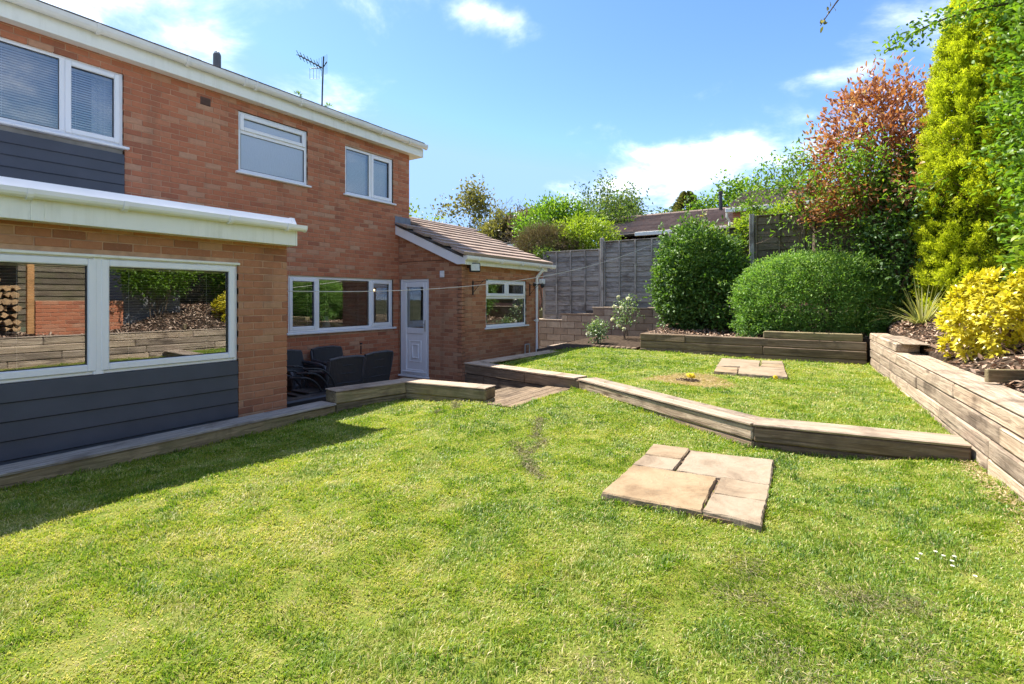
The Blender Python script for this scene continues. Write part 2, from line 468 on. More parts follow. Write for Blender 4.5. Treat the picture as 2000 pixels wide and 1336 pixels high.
L = {}
L['laurel'] = leaf_mat('leaf_dark_green', [(0, (0.043, 0.094, 0.020)), (0.6, (0.094, 0.181, 0.032)), (0.88, (0.189, 0.275, 0.051)), (1, (0.319, 0.275, 0.087))], 0.3, 0.32, 0.5)
L['spirea'] = leaf_mat('leaf_mid_green', [(0, (0.06, 0.15, 0.03)), (0.5, (0.15, 0.28, 0.055)), (1, (0.32, 0.44, 0.13))], 0.3, 0.35, 0.5)
L['conifer'] = leaf_mat('leaf_golden_conifer', [(0, (0.19, 0.25, 0.014)), (0.45, (0.42, 0.48, 0.024)), (1, (0.68, 0.69, 0.055))], 0.2, 0.45, 0.6, 1.3)
L['choisya'] = leaf_mat('leaf_golden', [(0, (0.315, 0.294, 0.021)), (0.4, (0.546, 0.473, 0.026)), (1, (0.714, 0.609, 0.063))], 0.4, 0.35, 0.35, 1.25)
L['photinia_red'] = leaf_mat('leaf_red', [(0, (0.15, 0.09, 0.04)), (0.3, (0.33, 0.105, 0.055)), (0.6, (0.46, 0.20, 0.115)), (0.82, (0.50, 0.33, 0.22)), (1, (0.55, 0.43, 0.31))], 0.4, 0.35, 0.4, 1.25)
L['photinia_green'] = leaf_mat('leaf_deep_green', [(0, (0.04, 0.085, 0.022)), (0.6, (0.085, 0.165, 0.035)), (0.92, (0.16, 0.25, 0.06)), (1, (0.38, 0.18, 0.09))], 0.35, 0.32, 0.45)
L['fresh'] = leaf_mat('leaf_fresh_green', [(0, (0.065, 0.145, 0.015)), (0.6, (0.155, 0.265, 0.024)), (1, (0.29, 0.385, 0.045))], 0.35, 0.4, 0.45)
L['lime'] = leaf_mat('leaf_lime', [(0, (0.11, 0.18, 0.015)), (0.5, (0.21, 0.29, 0.025)), (1, (0.36, 0.40, 0.05))], 0.3, 0.4)
L['tree'] = leaf_mat('leaf_tree_green', [(0, (0.052, 0.098, 0.023)), (0.6, (0.111, 0.169, 0.036)), (1, (0.221, 0.260, 0.065))], 0.3, 0.4)
L['tree_dry'] = leaf_mat('leaf_olive', [(0, (0.10, 0.095, 0.035)), (0.6, (0.18, 0.17, 0.055)), (1, (0.27, 0.22, 0.09))], 0.25, 0.35)
L['twig'] = leaf_mat('leaf_brown_twig', [(0, (0.14, 0.105, 0.07)), (0.6, (0.22, 0.17, 0.115)), (1, (0.27, 0.23, 0.13))], 0.1, 0.15)
L['fir'] = leaf_mat('leaf_fir', [(0, (0.10, 0.105, 0.04)), (0.6, (0.18, 0.18, 0.06)), (1, (0.27, 0.25, 0.09))], 0.2, 0.2)
L['rose'] = leaf_mat('leaf_rose', [(0, (0.084, 0.144, 0.060)), (0.6, (0.168, 0.240, 0.108)), (1, (0.324, 0.384, 0.204))], 0.4, 0.3)
L['petal_white'] = leaf_mat('petal_white', [(0, (0.75, 0.74, 0.68)), (1, (0.85, 0.84, 0.8))], 0.2, 0.3, 0.6, 1.0)
L['petal_yellow'] = leaf_mat('petal_yellow', [(0, (0.75, 0.50, 0.01)), (1, (0.85, 0.66, 0.03))], 0.2, 0.25, 0.6, 1.0)
L['phormium'] = leaf_mat('leaf_striped', [(0, (0.13, 0.17, 0.05)), (0.5, (0.30, 0.30, 0.10)), (1, (0.55, 0.50, 0.24))], 0.4, 0.25)
L['chip'] = leaf_mat('bark_chip', [(0, (0.12, 0.072, 0.048)), (0.4, (0.28, 0.18, 0.12)), (0.8, (0.45, 0.315, 0.225)), (1, (0.60, 0.46, 0.34))], 0.15, 0.0, 0.85)
L['straw'] = leaf_mat('dry_straw', [(0, (0.33, 0.24, 0.13)), (1, (0.56, 0.43, 0.26))], 0.1, 0.2, 0.8)
L['thatch'] = leaf_mat('dead_thatch', [(0, (0.10, 0.09, 0.045)), (0.6, (0.22, 0.20, 0.10)), (1, (0.42, 0.37, 0.22))], 0.1, 0.1, 0.9)


def grass_mat():
    m, nt, out = newmat('grass_blades')
    r = nd(nt, 'ShaderNodeAttribute', attribute_name='rnd').outputs['Fac']
    c = ramp(nt, r, [(0.0, (0.045, 0.10, 0.008)), (0.25, (0.115, 0.205, 0.013)), (0.5, (0.215, 0.29, 0.022)), (0.68, (0.325, 0.335, 0.05)),
                     (0.84, (0.45, 0.40, 0.135)), (1.0, (0.60, 0.50, 0.27))])
    b = nd(nt, 'ShaderNodeBsdfPrincipled', {'Base Color': c, 'Roughness': 0.45, 'Specular IOR Level': 0.35})
    t = nd(nt, 'ShaderNodeBsdfTranslucent', {'Color': mixc(nt, 1.0, c, (1.3, 1.45, 0.6), 'MULTIPLY')})
    mx = nd(nt, 'ShaderNodeMixShader', {0: 0.38, 1: b.outputs[0], 2: t.outputs[0]})
    nt.links.new(mx.outputs[0], out.inputs[0])
    return m


M['grass'] = grass_mat()


def turf_mat():
    m, nt, out = newmat('turf_soil')
    pos = nd(nt, 'ShaderNodeNewGeometry').outputs['Position']
    n = noise(nt, pos, 9.0, 6.0, 0.7, 0.5).outputs[0]
    c = ramp(nt, n, [(0.3, (0.09, 0.14, 0.018)), (0.5, (0.16, 0.20, 0.03)), (0.64, (0.24, 0.235, 0.06)), (0.78, (0.28, 0.23, 0.11))])
    h = noise(nt, pos, 70.0, 5.0, 0.7).outputs[0]
    pbr(nt, out, c, 0.95, h, 0.9, 0.02, Specular_IOR_Level=0.1)
    return m


M['turf'] = turf_mat()


# ------------------------------------------------------------------ object helpers
WM = {}


def link(o, parent, mat4):
    col.objects.link(o)
    WM[o.name] = mat4
    if parent is not None:
        o.parent = parent
        o.matrix_parent_inverse = WM[parent.name].inverted()
    o.matrix_basis = mat4
    return o


def tag(o, label=None, cat=None, group=None, kind=None):
    if label:
        o['label'] = label
    if cat:
        o['category'] = cat
    if group:
        o['group'] = group
    if kind:
        o['kind'] = kind
    return o


def empty(name, loc, label, cat, group=None, parent=None):
    o = bpy.data.objects.new(name, None)
    o.empty_display_size = 0.1
    link(o, parent, Matrix.Translation(loc))
    return tag(o, label, cat, group)


class MB:
    def __init__(self):
        self.v = []
        self.f = []
        self.r = []      # per-vertex random value
        self.cur = 0.5

    def add(self, vs, fs, rv=None):
        b = len(self.v)
        self.v += [tuple(p) for p in vs]
        self.f += [tuple(i + b for i in q) for q in fs]
        self.r += [self.cur if rv is None else rv] * len(vs)
        return self

    def box(self, x0, x1, y0, y1, z0, z1, bev=0.0):
        if bev <= 0:
            vs = [(x0, y0, z0), (x1, y0, z0), (x1, y1, z0), (x0, y1, z0), (x0, y0, z1), (x1, y0, z1), (x1, y1, z1), (x0, y1, z1)]
            fs = [(3, 2, 1, 0), (4, 5, 6, 7), (0, 1, 5, 4), (1, 2, 6, 5), (2, 3, 7, 6), (3, 0, 4, 7)]
            return self.add(vs, fs)
        vs, fs = bevbox(x0, x1, y0, y1, z0, z1, bev)
        return self.add(vs, fs)

    def tube(self, pts, rad, n=6, cap=True):
        pts = [Vector(p) for p in pts]
        k = len(pts)
        rads = rad if isinstance(rad, (list, tuple)) else [rad] * k
        vs, fs = [], []
        up = Vector((0, 0, 1))
        for i, p in enumerate(pts):
            t = (pts[min(i + 1, k - 1)] - pts[max(i - 1, 0)])
            t = t.normalized() if t.length > 1e-9 else Vector((0, 0, 1))
            a = t.cross(up)
            if a.length < 1e-3:
                a = t.cross(Vector((1, 0, 0)))
            a.normalize()
            b = a.cross(t)
            for j in range(n):
                w = 2 * math.pi * j / n
                vs.append(p + a * (rads[i] * math.cos(w)) + b * (rads[i] * math.sin(w)))
        for i in range(k - 1):
            for j in range(n):
                q = (j + 1) % n
                fs.append((i * n + j, i * n + q, (i + 1) * n + q, (i + 1) * n + j))
        if cap:
            fs.append(tuple(reversed(range(n))))
            fs.append(tuple((k - 1) * n + j for j in range(n)))
        return self.add(vs, fs)

    def lathe(self, prof, c=(0, 0, 0), n=12):
        vs, fs = [], []
        for r_, z in prof:
            for j in range(n):
                w = 2 * math.pi * j / n
                vs.append((c[0] + r_ * math.cos(w), c[1] + r_ * math.sin(w), c[2] + z))
        for i in range(len(prof) - 1):
            for j in range(n):
                q = (j + 1) % n
                fs.append((i * n + j, i * n + q, (i + 1) * n + q, (i + 1) * n + j))
        return self.add(vs, fs)

    def prism(self, poly, axis, a0, a1):
        """extrude a 2-D polygon: axis 'x' poly=(y,z); 'y' poly=(x,z); 'z' poly=(x,y)"""
        def p3(p, a):
            return {'x': (a, p[0], p[1]), 'y': (p[0], a, p[1]), 'z': (p[0], p[1], a)}[axis]
        n = len(poly)
        vs = [p3(p, a0) for p in poly] + [p3(p, a1) for p in poly]
        fs = [tuple(reversed(range(n))), tuple(range(n, 2 * n))]
        for i in range(n):
            j = (i + 1) % n
            fs.append((i, j, n + j, n + i))
        return self.add(vs, fs)

    def mesh(self, name, smooth=False):
        me = bpy.data.meshes.new(name)
        me.from_pydata(self.v, [], self.f)
        at = me.attributes.new('rnd', 'FLOAT', 'POINT')
        at.data.foreach_set('value', np.array(self.r, dtype=np.float32))
        if smooth:
            me.polygons.foreach_set('use_smooth', np.ones(len(me.polygons), dtype=bool))
        me.update()
        return me


def bevbox(x0, x1, y0, y1, z0, z1, b):
    X, Y, Z = (x0, x1), (y0, y1), (z0, z1)
    vs, idx = [], {}
    for i in (0, 1):
        for j in (0, 1):
            for k in (0, 1):
                sx, sy, sz = (1, -1)[i] * b, (1, -1)[j] * b, (1, -1)[k] * b
                for ax, off in (('x', (0, sy, sz)), ('y', (sx, 0, sz)), ('z', (sx, sy, 0))):
                    idx[(i, j, k, ax)] = len(vs)
                    vs.append((X[i] + off[0], Y[j] + off[1], Z[k] + off[2]))
    g = lambda i, j, k, a: idx[(i, j, k, a)]
    fs = []
    fs.append((g(0, 0, 0, 'x'), g(0, 0, 1, 'x'), g(0, 1, 1, 'x'), g(0, 1, 0, 'x')))
    fs.append((g(1, 0, 0, 'x'), g(1, 1, 0, 'x'), g(1, 1, 1, 'x'), g(1, 0, 1, 'x')))
    fs.append((g(0, 0, 0, 'y'), g(1, 0, 0, 'y'), g(1, 0, 1, 'y'), g(0, 0, 1, 'y')))
    fs.append((g(0, 1, 0, 'y'), g(0, 1, 1, 'y'), g(1, 1, 1, 'y'), g(1, 1, 0, 'y')))
    fs.append((g(0, 0, 0, 'z'), g(0, 1, 0, 'z'), g(1, 1, 0, 'z'), g(1, 0, 0, 'z')))
    fs.append((g(0, 0, 1, 'z'), g(1, 0, 1, 'z'), g(1, 1, 1, 'z'), g(0, 1, 1, 'z')))
    for j in (0, 1):
        for k in (0, 1):
            q = (g(0, j, k, 'y'), g(1, j, k, 'y'), g(1, j, k, 'z'), g(0, j, k, 'z'))
            fs.append(q if (j ^ k) else tuple(reversed(q)))
    for i in (0, 1):
        for k in (0, 1):
            q = (g(i, 0, k, 'x'), g(i, 1, k, 'x'), g(i, 1, k, 'z'), g(i, 0, k, 'z'))
            fs.append(tuple(reversed(q)) if (i ^ k) else q)
    for i in (0, 1):
        for j in (0, 1):
            q = (g(i, j, 0, 'x'), g(i, j, 1, 'x'), g(i, j, 1, 'y'), g(i, j, 0, 'y'))
            fs.append(q if (i ^ j) else tuple(reversed(q)))
    for i in (0, 1):
        for j in (0, 1):
            for k in (0, 1):
                q = (g(i, j, k, 'x'), g(i, j, k, 'y'), g(i, j, k, 'z'))
                fs.append(q if (i + j + k) % 2 == 0 else tuple(reversed(q)))
    return vs, fs


def put(name, mb, mat, parent=None, loc=(0, 0, 0), rz=0.0, smooth=False, m4=None):
    me = mb.mesh(name, smooth) if isinstance(mb, MB) else mb
    if mat is not None and not me.materials:
        me.materials.append(mat)
    o = bpy.data.objects.new(name, me)
    if m4 is None:
        m4 = Matrix.Translation(loc) @ Matrix.Rotation(rz, 4, 'Z')
    return link(o, parent, m4)


def fix_normals(o):
    import bmesh
    bm = bmesh.new()
    bm.from_mesh(o.data)
    bmesh.ops.recalc_face_normals(bm, faces=bm.faces)
    bm.to_mesh(o.data)
    bm.free()


CAMP = np.array([0, 0, 1.25])
CA, SA = 0.8384, 0.5450


def project(p):
    x, y, z = p[0], p[1], p[2] - 1.25
    w = x * CA + y * SA
    if w < 0.1:
        return None
    return 1000 + 1000 * (x * SA - y * CA) / w, 584 - 1000 * z / w, w


# ------------------------------------------------------------------ ground and lawns
def sstep(a, b, x):
    t = np.clip((x - a) / (b - a), 0, 1)
    return t * t * (3 - 2 * t)


def lawn_z(x, y):
    x = np.asarray(x, float)
    y = np.asarray(y, float)
    z = -0.04 * sstep(3.4, 4.5, y) * (1 - sstep(3.6, 4.6, x))
    z = z + 0.06 * sstep(3.6, 5.6, x) * sstep(0.8, 2.6, y) * (1 - sstep(3.3, 4.5, y))
    z = z + 0.075 * sstep(0.2, -0.85, y)
    z = z + 0.008 * np.sin(2.1 * x + 1.3 * y) + 0.006 * np.sin(4.7 * y - 1.9 * x) + 0.004 * np.sin(9 * x + 7.3 * y)
    return z


def upper_z(x, y):
    x = np.asarray(x, float)
    y = np.asarray(y, float)
    return 0.165 + 0.012 * np.sin(1.1 * x + 0.7 * y) + 0.006 * np.sin(3.9 * x - 2.2 * y) + 0.03 * sstep(7.0, 9.5, x)


def in_poly(px, py, poly):
    px = np.asarray(px)
    py = np.asarray(py)
    c = np.zeros(px.shape, bool)
    n = len(poly)
    for i in range(n):
        x1, y1 = poly[i]
        x2, y2 = poly[(i + 1) % n]
        if y1 == y2:
            continue
        t = ((y1 > py) != (y2 > py)) & (px < (x2 - x1) * (py - y1) / (y2 - y1) + x1)
        c ^= t
    return c


LOWER = [(-1.6, -1.40), (-1.6, 4.70), (3.72, 4.78), (4.66, 4.60), (4.80, 3.50), (4.74, 3.08), (6.16, 3.02),
         (6.14, 2.94), (4.72, 0.66), (4.88, -0.775), (4.0, -0.85)]
UPPER = [(6.25, 2.92), (6.72, 5.0), (9.3, 4.95), (10.3, 4.6), (10.14, 3.47), (9.97, -0.33), (4.98, -0.76), (4.80, 0.63)]


def terrain(name, poly, zf, mat, skirt=-0.55, step=0.12):
    import bmesh
    me = bpy.data.meshes.new(name)
    bm = bmesh.new()
    f = bm.faces.new([bm.verts.new((x, y, 0)) for x, y in poly])
    bm.normal_update()
    if f.normal.z < 0:
        bmesh.ops.reverse_faces(bm, faces=bm.faces[:])
    xs = [p[0] for p in poly]
    ys = [p[1] for p in poly]
    for ax, lo, hi in ((0, min(xs), max(xs)), (1, min(ys), max(ys))):
        q = lo + step
        while q < hi:
            co = [0, 0, 0]
            co[ax] = q
            no = [0, 0, 0]
            no[ax] = 1
            bmesh.ops.bisect_plane(bm, geom=bm.verts[:] + bm.edges[:] + bm.faces[:], plane_co=co, plane_no=no)
            q += step
    for v in bm.verts:
        v.co.z = float(zf(v.co.x, v.co.y))
    be = [e for e in bm.edges if e.is_boundary]
    r = bmesh.ops.extrude_edge_only(bm, edges=be)
    for g in r['geom']:
        if isinstance(g, bmesh.types.BMVert):
            g.co.z = skirt
    bmesh.ops.recalc_face_normals(bm, faces=bm.faces[:])
    bm.to_mesh(me)
    bm.free()
    me.materials.append(mat)
    o = bpy.data.objects.new(name, me)
    link(o, None, Matrix.Identity(4))
    return tag(o, kind='structure')


g = MB()
g.add([(-600, -600, -0.6), (900, -600, -0.6), (900, 900, -0.6), (-600, 900, -0.6)], [(0, 1, 2, 3)])
tag(put('ground', g, M['earth']), kind='structure')
terrain('lawn', LOWER, lawn_z, M['turf'])
terrain('upper_lawn', UPPER, upper_z, M['turf'])
g = MB()
g.add([(-3, 4.5, -0.45), (13.2, 4.5, -0.45), (13.2, 8.2, -0.45), (-3, 8.2, -0.45)], [(0, 1, 2, 3)])
g.add([(4.6, 2.9, -0.452), (6.9, 2.9, -0.452), (6.9, 4.5, -0.452), (4.6, 4.5, -0.452)], [(0, 1, 2, 3)])
tag(put('patio', g, M['patio']), kind='structure')


def bed_z(x, y):
    x = np.asarray(x, float)
    y = np.asarray(y, float)
    wy = -0.85 + 0.085 * (np.minimum(x, 10) - 4) - 0.28
    d = np.maximum(0, wy - y)
    return 0.53 + (0.55 * (1 - np.exp(-1.2 * d))) * sstep(4.0, 5.6, x) + 0.045 * np.maximum(0, x - 5) + 0.012 * np.sin(7 * x + 5 * y)


BED_R = [(-1.8, -1.62), (4.0, -1.13), (10.12, -0.61), (12.6, -0.55), (12.6, -4.2), (-1.8, -4.2)]
terrain('planting_bed', BED_R, bed_z, M['soil'], -0.55, 0.3)


def bedb_z(x, y):
    x = np.asarray(x, float)
    y = np.asarray(y, float)
    return 0.50 + 0.06 * np.maximum(0, x - 10.2) + 0.10 * sstep(1.6, 0.2, y) + 0.012 * np.sin(6 * x + 4 * y)


terrain('shrub_bed', [(10.3, 3.45), (10.12, -0.55), (13.3, -0.55), (13.3, 3.75)], bedb_z, M['soil'], -0.55, 0.3)
# side border behind the upper lawn, at the foot of the block wall
terrain('border', [(9.0, 5.15), (10.35, 4.72), (10.25, 3.75), (13.28, 3.95), (13.28, 5.6), (9.6, 5.6)],
        lambda x, y: 0.14 + 0.03 * (np.asarray(x) - 9), M['soil'], -0.55, 0.4)
# higher ground of the neighbouring plots
terrain('neighbouring_ground', [(13.6, -40), (150, -40), (150, 60), (13.6, 60)], lambda x, y: 0.9 + 0.0 * np.asarray(x), M['earth'], -0.6, 30)

# ------------------------------------------------------------------ the house
house = empty('house', (4.0, 7.75, -0.45),
              'two storey red brick house with white windows, grey cladding and single storey extensions', 'house')
YM, YE, YP, XD = 7.75, 5.38, 6.09, 7.62
XP1 = 10.55
allbricks = []     # (centre, rotz, length, kind)
wallmeshes = []


def wall_face(parent_name, u0, u1, z0, z1, holes, to3, depth=0.10):
    """mortar face with openings; to3(u, d, z): d>0 goes into the wall"""
    us = sorted({u0, u1} | {h[0] for h in holes} | {h[1] for h in holes})
    zs = sorted({z0, z1} | {h[2] for h in holes} | {h[3] for h in holes})
    us = [u for u in us if u0 <= u <= u1]
    zs = [z for z in zs if z0 <= z <= z1]
    mb = MB()

    def hole(u, z):
        return any(h[0] < u < h[1] and h[2] < z < h[3] for h in holes)
    for a, b in zip(us, us[1:]):
        for c, d in zip(zs, zs[1:]):
            if not hole((a + b) / 2, (c + d) / 2):
                mb.add([to3(a, 0, c), to3(b, 0, c), to3(b, 0, d), to3(a, 0, d)], [(0, 1, 2, 3)])
                mb.add([to3(a, depth, c), to3(b, depth, c), to3(b, depth, d), to3(a, depth, d)], [(3, 2, 1, 0)])
    for h in holes + [(u0, u1, z0, z1)]:
        a, b, c, d = h
        for q in (((a, c), (b, c)), ((b, c), (b, d)), ((b, d), (a, d)), ((a, d), (a, c))):
            (ua, za), (ub, zb) = q
            mb.add([to3(ua, 0, za), to3(ub, 0, zb), to3(ub, depth, zb), to3(ua, depth, za)], [(0, 1, 2, 3)])
    return put(parent_name, mb, M['mortar'], house)


BL, BH, JT = 0.215, 0.065, 0.010


def lay(u0, u1, z0, z1, holes, to3, rz, kind, zbase=-0.45, seed=1):
    rg = random.Random(seed)
    k = int(math.floor((z0 - zbase) / 0.075))
    while zbase + k * 0.075 < z1 - 0.01:
        zb = zbase + k * 0.075 + 0.005
        zt = zb + BH
        k += 1
        zb, zt = max(zb, z0), min(zt, z1)
        if zt - zb < 0.015:
            continue
        u = u0 - (0.1125 if k % 2 else 0.0) - rg.uniform(0, 0.004)
        while u < u1:
            a, b = max(u, u0), min(u + BL, u1)
            if a - u0 < 0.05:
                a = u0
            if u1 - b < 0.064:
                b = u1
            u += BL + JT + rg.uniform(-0.002, 0.002)
            if b - a < 0.045 or (b < u1 and u1 - a < 0.05) or (a == u0 and b - u0 < 0.045):
                continue
            if b == u1:
                u = u1 + 1
            segs = [(a, b)]
            for h in holes:
                if h[3] <= zb + 0.01 or h[2] >= zt - 0.01:
                    continue
                ns = []
                for s in segs:
                    if h[1] <= s[0] or h[0] >= s[1]:
                        ns.append(s)
                    else:
                        if h[0] > s[0]:
                            ns.append((s[0], h[0]))
                        if h[1] < s[1]:
                            ns.append((h[1], s[1]))
                segs = ns
            for s in segs:
                if s[1] - s[0] < 0.006:
                    continue
                allbricks.append((to3((s[0] + s[1]) / 2, rg.uniform(-0.0015, 0.0015), (zb + zt) / 2), rz,
                                  s[1] - s[0], zt - zb, kind, rg.random()))


main3 = lambda u, d, z: (u, YM + d, z)
ext3 = lambda u, d, z: (u, YE + d, z)
porch3 = lambda u, d, z: (u, YP + d, z)
door3 = lambda u, d, z: (XD + d, -u, z)     # u = -Y

W_MAIN = [(4.27, 5.47, 3.17, 4.13), (6.26, 7.46, 3.17, 4.10), (5.10, 7.46, 0.65, 1.645), (-0.6, 2.79, 3.17, 4.14),
          (-2.5, 2.80, 2.0, 3.17)]
wall_face('wall', -2.5, 7.92, -0.45, 4.42, W_MAIN, main3)
lay(-0.6, 7.92, -0.45, 4.40, W_MAIN + [(-0.6, 3.44, -0.5, 2.0)], main3, 0, 'red', seed=3)
W_EXT = [(-0.8, 2.965, -0.5, 1.625)]
wall_face('wall', -2.5, 3.52, -0.45, 2.0, W_EXT, ext3)
lay(-0.8, 3.5255, -0.45, 1.90, W_EXT, ext3, 0, 'brown', seed=4, zbase=-0.43)
W_PO = [(8.40, 9.97, 0.64, 1.655)]
wall_face('wall', 7.62, XP1, -0.45, 2.02, W_PO, porch3)
lay(7.6145, XP1, -0.45, 2.0, W_PO, porch3, 0, 'mix', seed=5, zbase=-0.45)
W_DO = [(-7.72, -6.92, -0.33, 1.665)]
wall_face('wall', -7.75, -6.09, -0.45, 2.02, W_DO, door3)
lay(-7.75, -6.0845, -0.45, 2.0, W_DO, door3, R(-90), 'mix', seed=6, zbase=-0.45)
# gable triangle above the door
mb = MB()
mb.add([(XD, 6.09, 2.0), (XD, 7.75, 2.0), (XD, 7.75, 2.62), (XD, 6.2, 2.0)], [(0, 1, 2, 3)])
put('wall', mb, M['mortar'], house)
for k in range(8):
    zb = 2.01 + k * 0.075
    ymin = 6.15 + (zb + 0.07 - 1.98) * 2.44
    u = -7.75 - (0.1125 if k % 2 else 0)
    while u < -ymin:
        a, b = max(u, -7.75), min(u + BL, -ymin)
        u += BL + JT
        if b - a > 0.03:
            allbricks.append((door3((a + b) / 2, 0, zb + BH / 2), R(-90), b - a, BH, 'mix', random.random()))
# closed shell of the house (sides, back and ceilings)
mb = MB()
for q in ([(7.91, 7.85, -0.45), (7.91, 14.5, -0.45), (7.91, 14.5, 4.4), (7.91, 7.85, 4.4)],
          [(-2.5, 14.5, -0.45), (7.91, 14.5, -0.45), (7.91, 14.5, 4.4), (-2.5, 14.5, 4.4)],
          [(-2.5, 5.4, -0.45), (-2.5, 14.5, -0.45), (-2.5, 14.5, 4.4), (-2.5, 5.4, 4.4)],
          [(3.51, 5.48, -0.45), (3.51, 7.75, -0.45), (3.51, 7.75, 2.0), (3.51, 5.48, 2.0)],
          [(XP1 - 0.01, 6.19, -0.45), (XP1 - 0.01, 10.5, -0.45), (XP1 - 0.01, 10.5, 2.0), (XP1 - 0.01, 6.19, 2.0)],
          [(XP1 - 0.01, 6.19, 2.0), (XP1 - 0.01, 10.5, 2.0), (XP1 - 0.01, 8.3, 2.95), (XP1 - 0.01, 8.3, 2.95)],
          [(7.92, 10.5, -0.45), (XP1, 10.5, -0.45), (XP1, 10.5, 2.0), (7.92, 10.5, 2.0)]):
    mb.add(q, [(0, 1, 2, 3)])
put('side_wall', mb, M['far_brick'], house)
# bricks on the extension's outer corner return
for k in range(32):
    zb = -0.43 + k * 0.075 + 0.005
    if zb > 1.85:
        break
    u = 5.392
    while u < 7.7:
        b = min(u + BL, 7.74)
        allbricks.append(((3.52, (u + b) / 2, zb + BH / 2), R(90), b - u, BH, 'brown', random.random()))
        u += BL + JT

# split the bricks: the 300 that show largest are single parts
def brick_mesh(mb, c, rz, ln, ht, proud=0.006):
    h, t = ln / 2, ht / 2
    e = 0.004
    pts = []
    for (x, z) in ((-h, -t), (h, -t), (h, t), (-h, t)):
        pts.append((x, 0.05, z))
    for (x, z) in ((-h, -t), (h, -t), (h, t), (-h, t)):
        pts.append((x, -proud + 0.003, z))
    for (x, z) in ((-h + e, -t + e), (h - e, -t + e), (h - e, t - e), (-h + e, t - e)):
        pts.append((x, -proud, z))
    fs = [(8, 9, 10, 11)]
    for i in range(4):
        j = (i + 1) % 4
        fs.append((4 + i, 4 + j, 8 + j, 8 + i))
        fs.append((i, j, 4 + j, 4 + i))
    ca, sa = math.cos(rz), math.sin(rz)
    mb.add([(c[0] + x * ca - y * sa, c[1] + x * sa + y * ca, c[2] + z) for x, y, z in pts], fs)


def brick_rank(b):
    p = project(b[0])
    if p is None or not (-20 < p[0] < 2020 and -20 < p[1] < 1356) or b[1] == R(90):
        return 0
    if b[0][1] > 7 and b[1] == 0 and p[0] < 562 and p[1] > 430:
        return 0
    return b[2] * b[3] / (p[2] ** 2) * (abs(b[0][1]) if b[1] == 0 else abs(b[0][0])) / p[2]


allbricks.sort(key=brick_rank, reverse=True)
cache = {}
for i, b in enumerate(allbricks[:300]):
    c, rz, ln, ht, kind, rv = b
    key = (round(ln / 0.006), round(ht / 0.004), kind)
    if key not in cache:
        t = MB()
        brick_mesh(t, (0, 0, 0), 0, ln, ht)
        me = t.mesh('brick')
        me.materials.append(M['brick_o'] if kind == 'red' else M['brickb_o'])
        cache[key] = me
    put('brick', cache[key], None, house, c, rz)
for kind, mt in (('red', 'brick_a'), ('brown', 'brickb_a'), ('mix', 'brickb_a')):
    t = MB()
    for c, rz, ln, ht, kd, rv in allbricks[300:]:
        if kd == kind:
            t.cur = rv
            brick_mesh(t, c, rz, ln, ht)
    tag(put('brickwork', t, M[mt], house), kind='stuff')


# ---- windows
def bars(mb, x0, x1, z0, z1, w, y0, y1, bev=0.006):
    mb.box(x0, x0 + w, y0, y1, z0, z1, bev)
    mb.box(x1 - w, x1, y0, y1, z0, z1, bev)
    mb.box(x0 + w, x1 - w, y0, y1, z0, z0 + w, bev)
    mb.box(x0 + w, x1 - w, y0, y1, z1 - w, z1, bev)


def blind(parent, x0, x1, z0, z1, y, pitch=0.022, mat='slat', tilt=0.35):
    mb = MB()
    z = z0 + 0.02
    dz = math.sin(tilt) * 0.011
    dy = math.cos(tilt) * 0.011
    while z < z1 - 0.03:
        mb.add([(x0, y - dy, z + dz), (x1, y - dy, z + dz), (x1, y, z + 0.002), (x0, y, z + 0.002), (x1, y + dy, z - dz), (x0, y + dy, z - dz)],
               [(0, 1, 2, 3), (3, 2, 4, 5)])
        z += pitch
    mb.box(x0, x1, y - 0.014, y + 0.014, z1 - 0.028, z1)
    for q in (0.18, 0.82):
        xx = x0 + (x1 - x0) * q
        mb.box(xx - 0.0015, xx + 0.0015, y - 0.015, y - 0.013, z0, z1 - 0.03)
    return tag(put('blind', mb, M[mat], parent), kind='stuff')


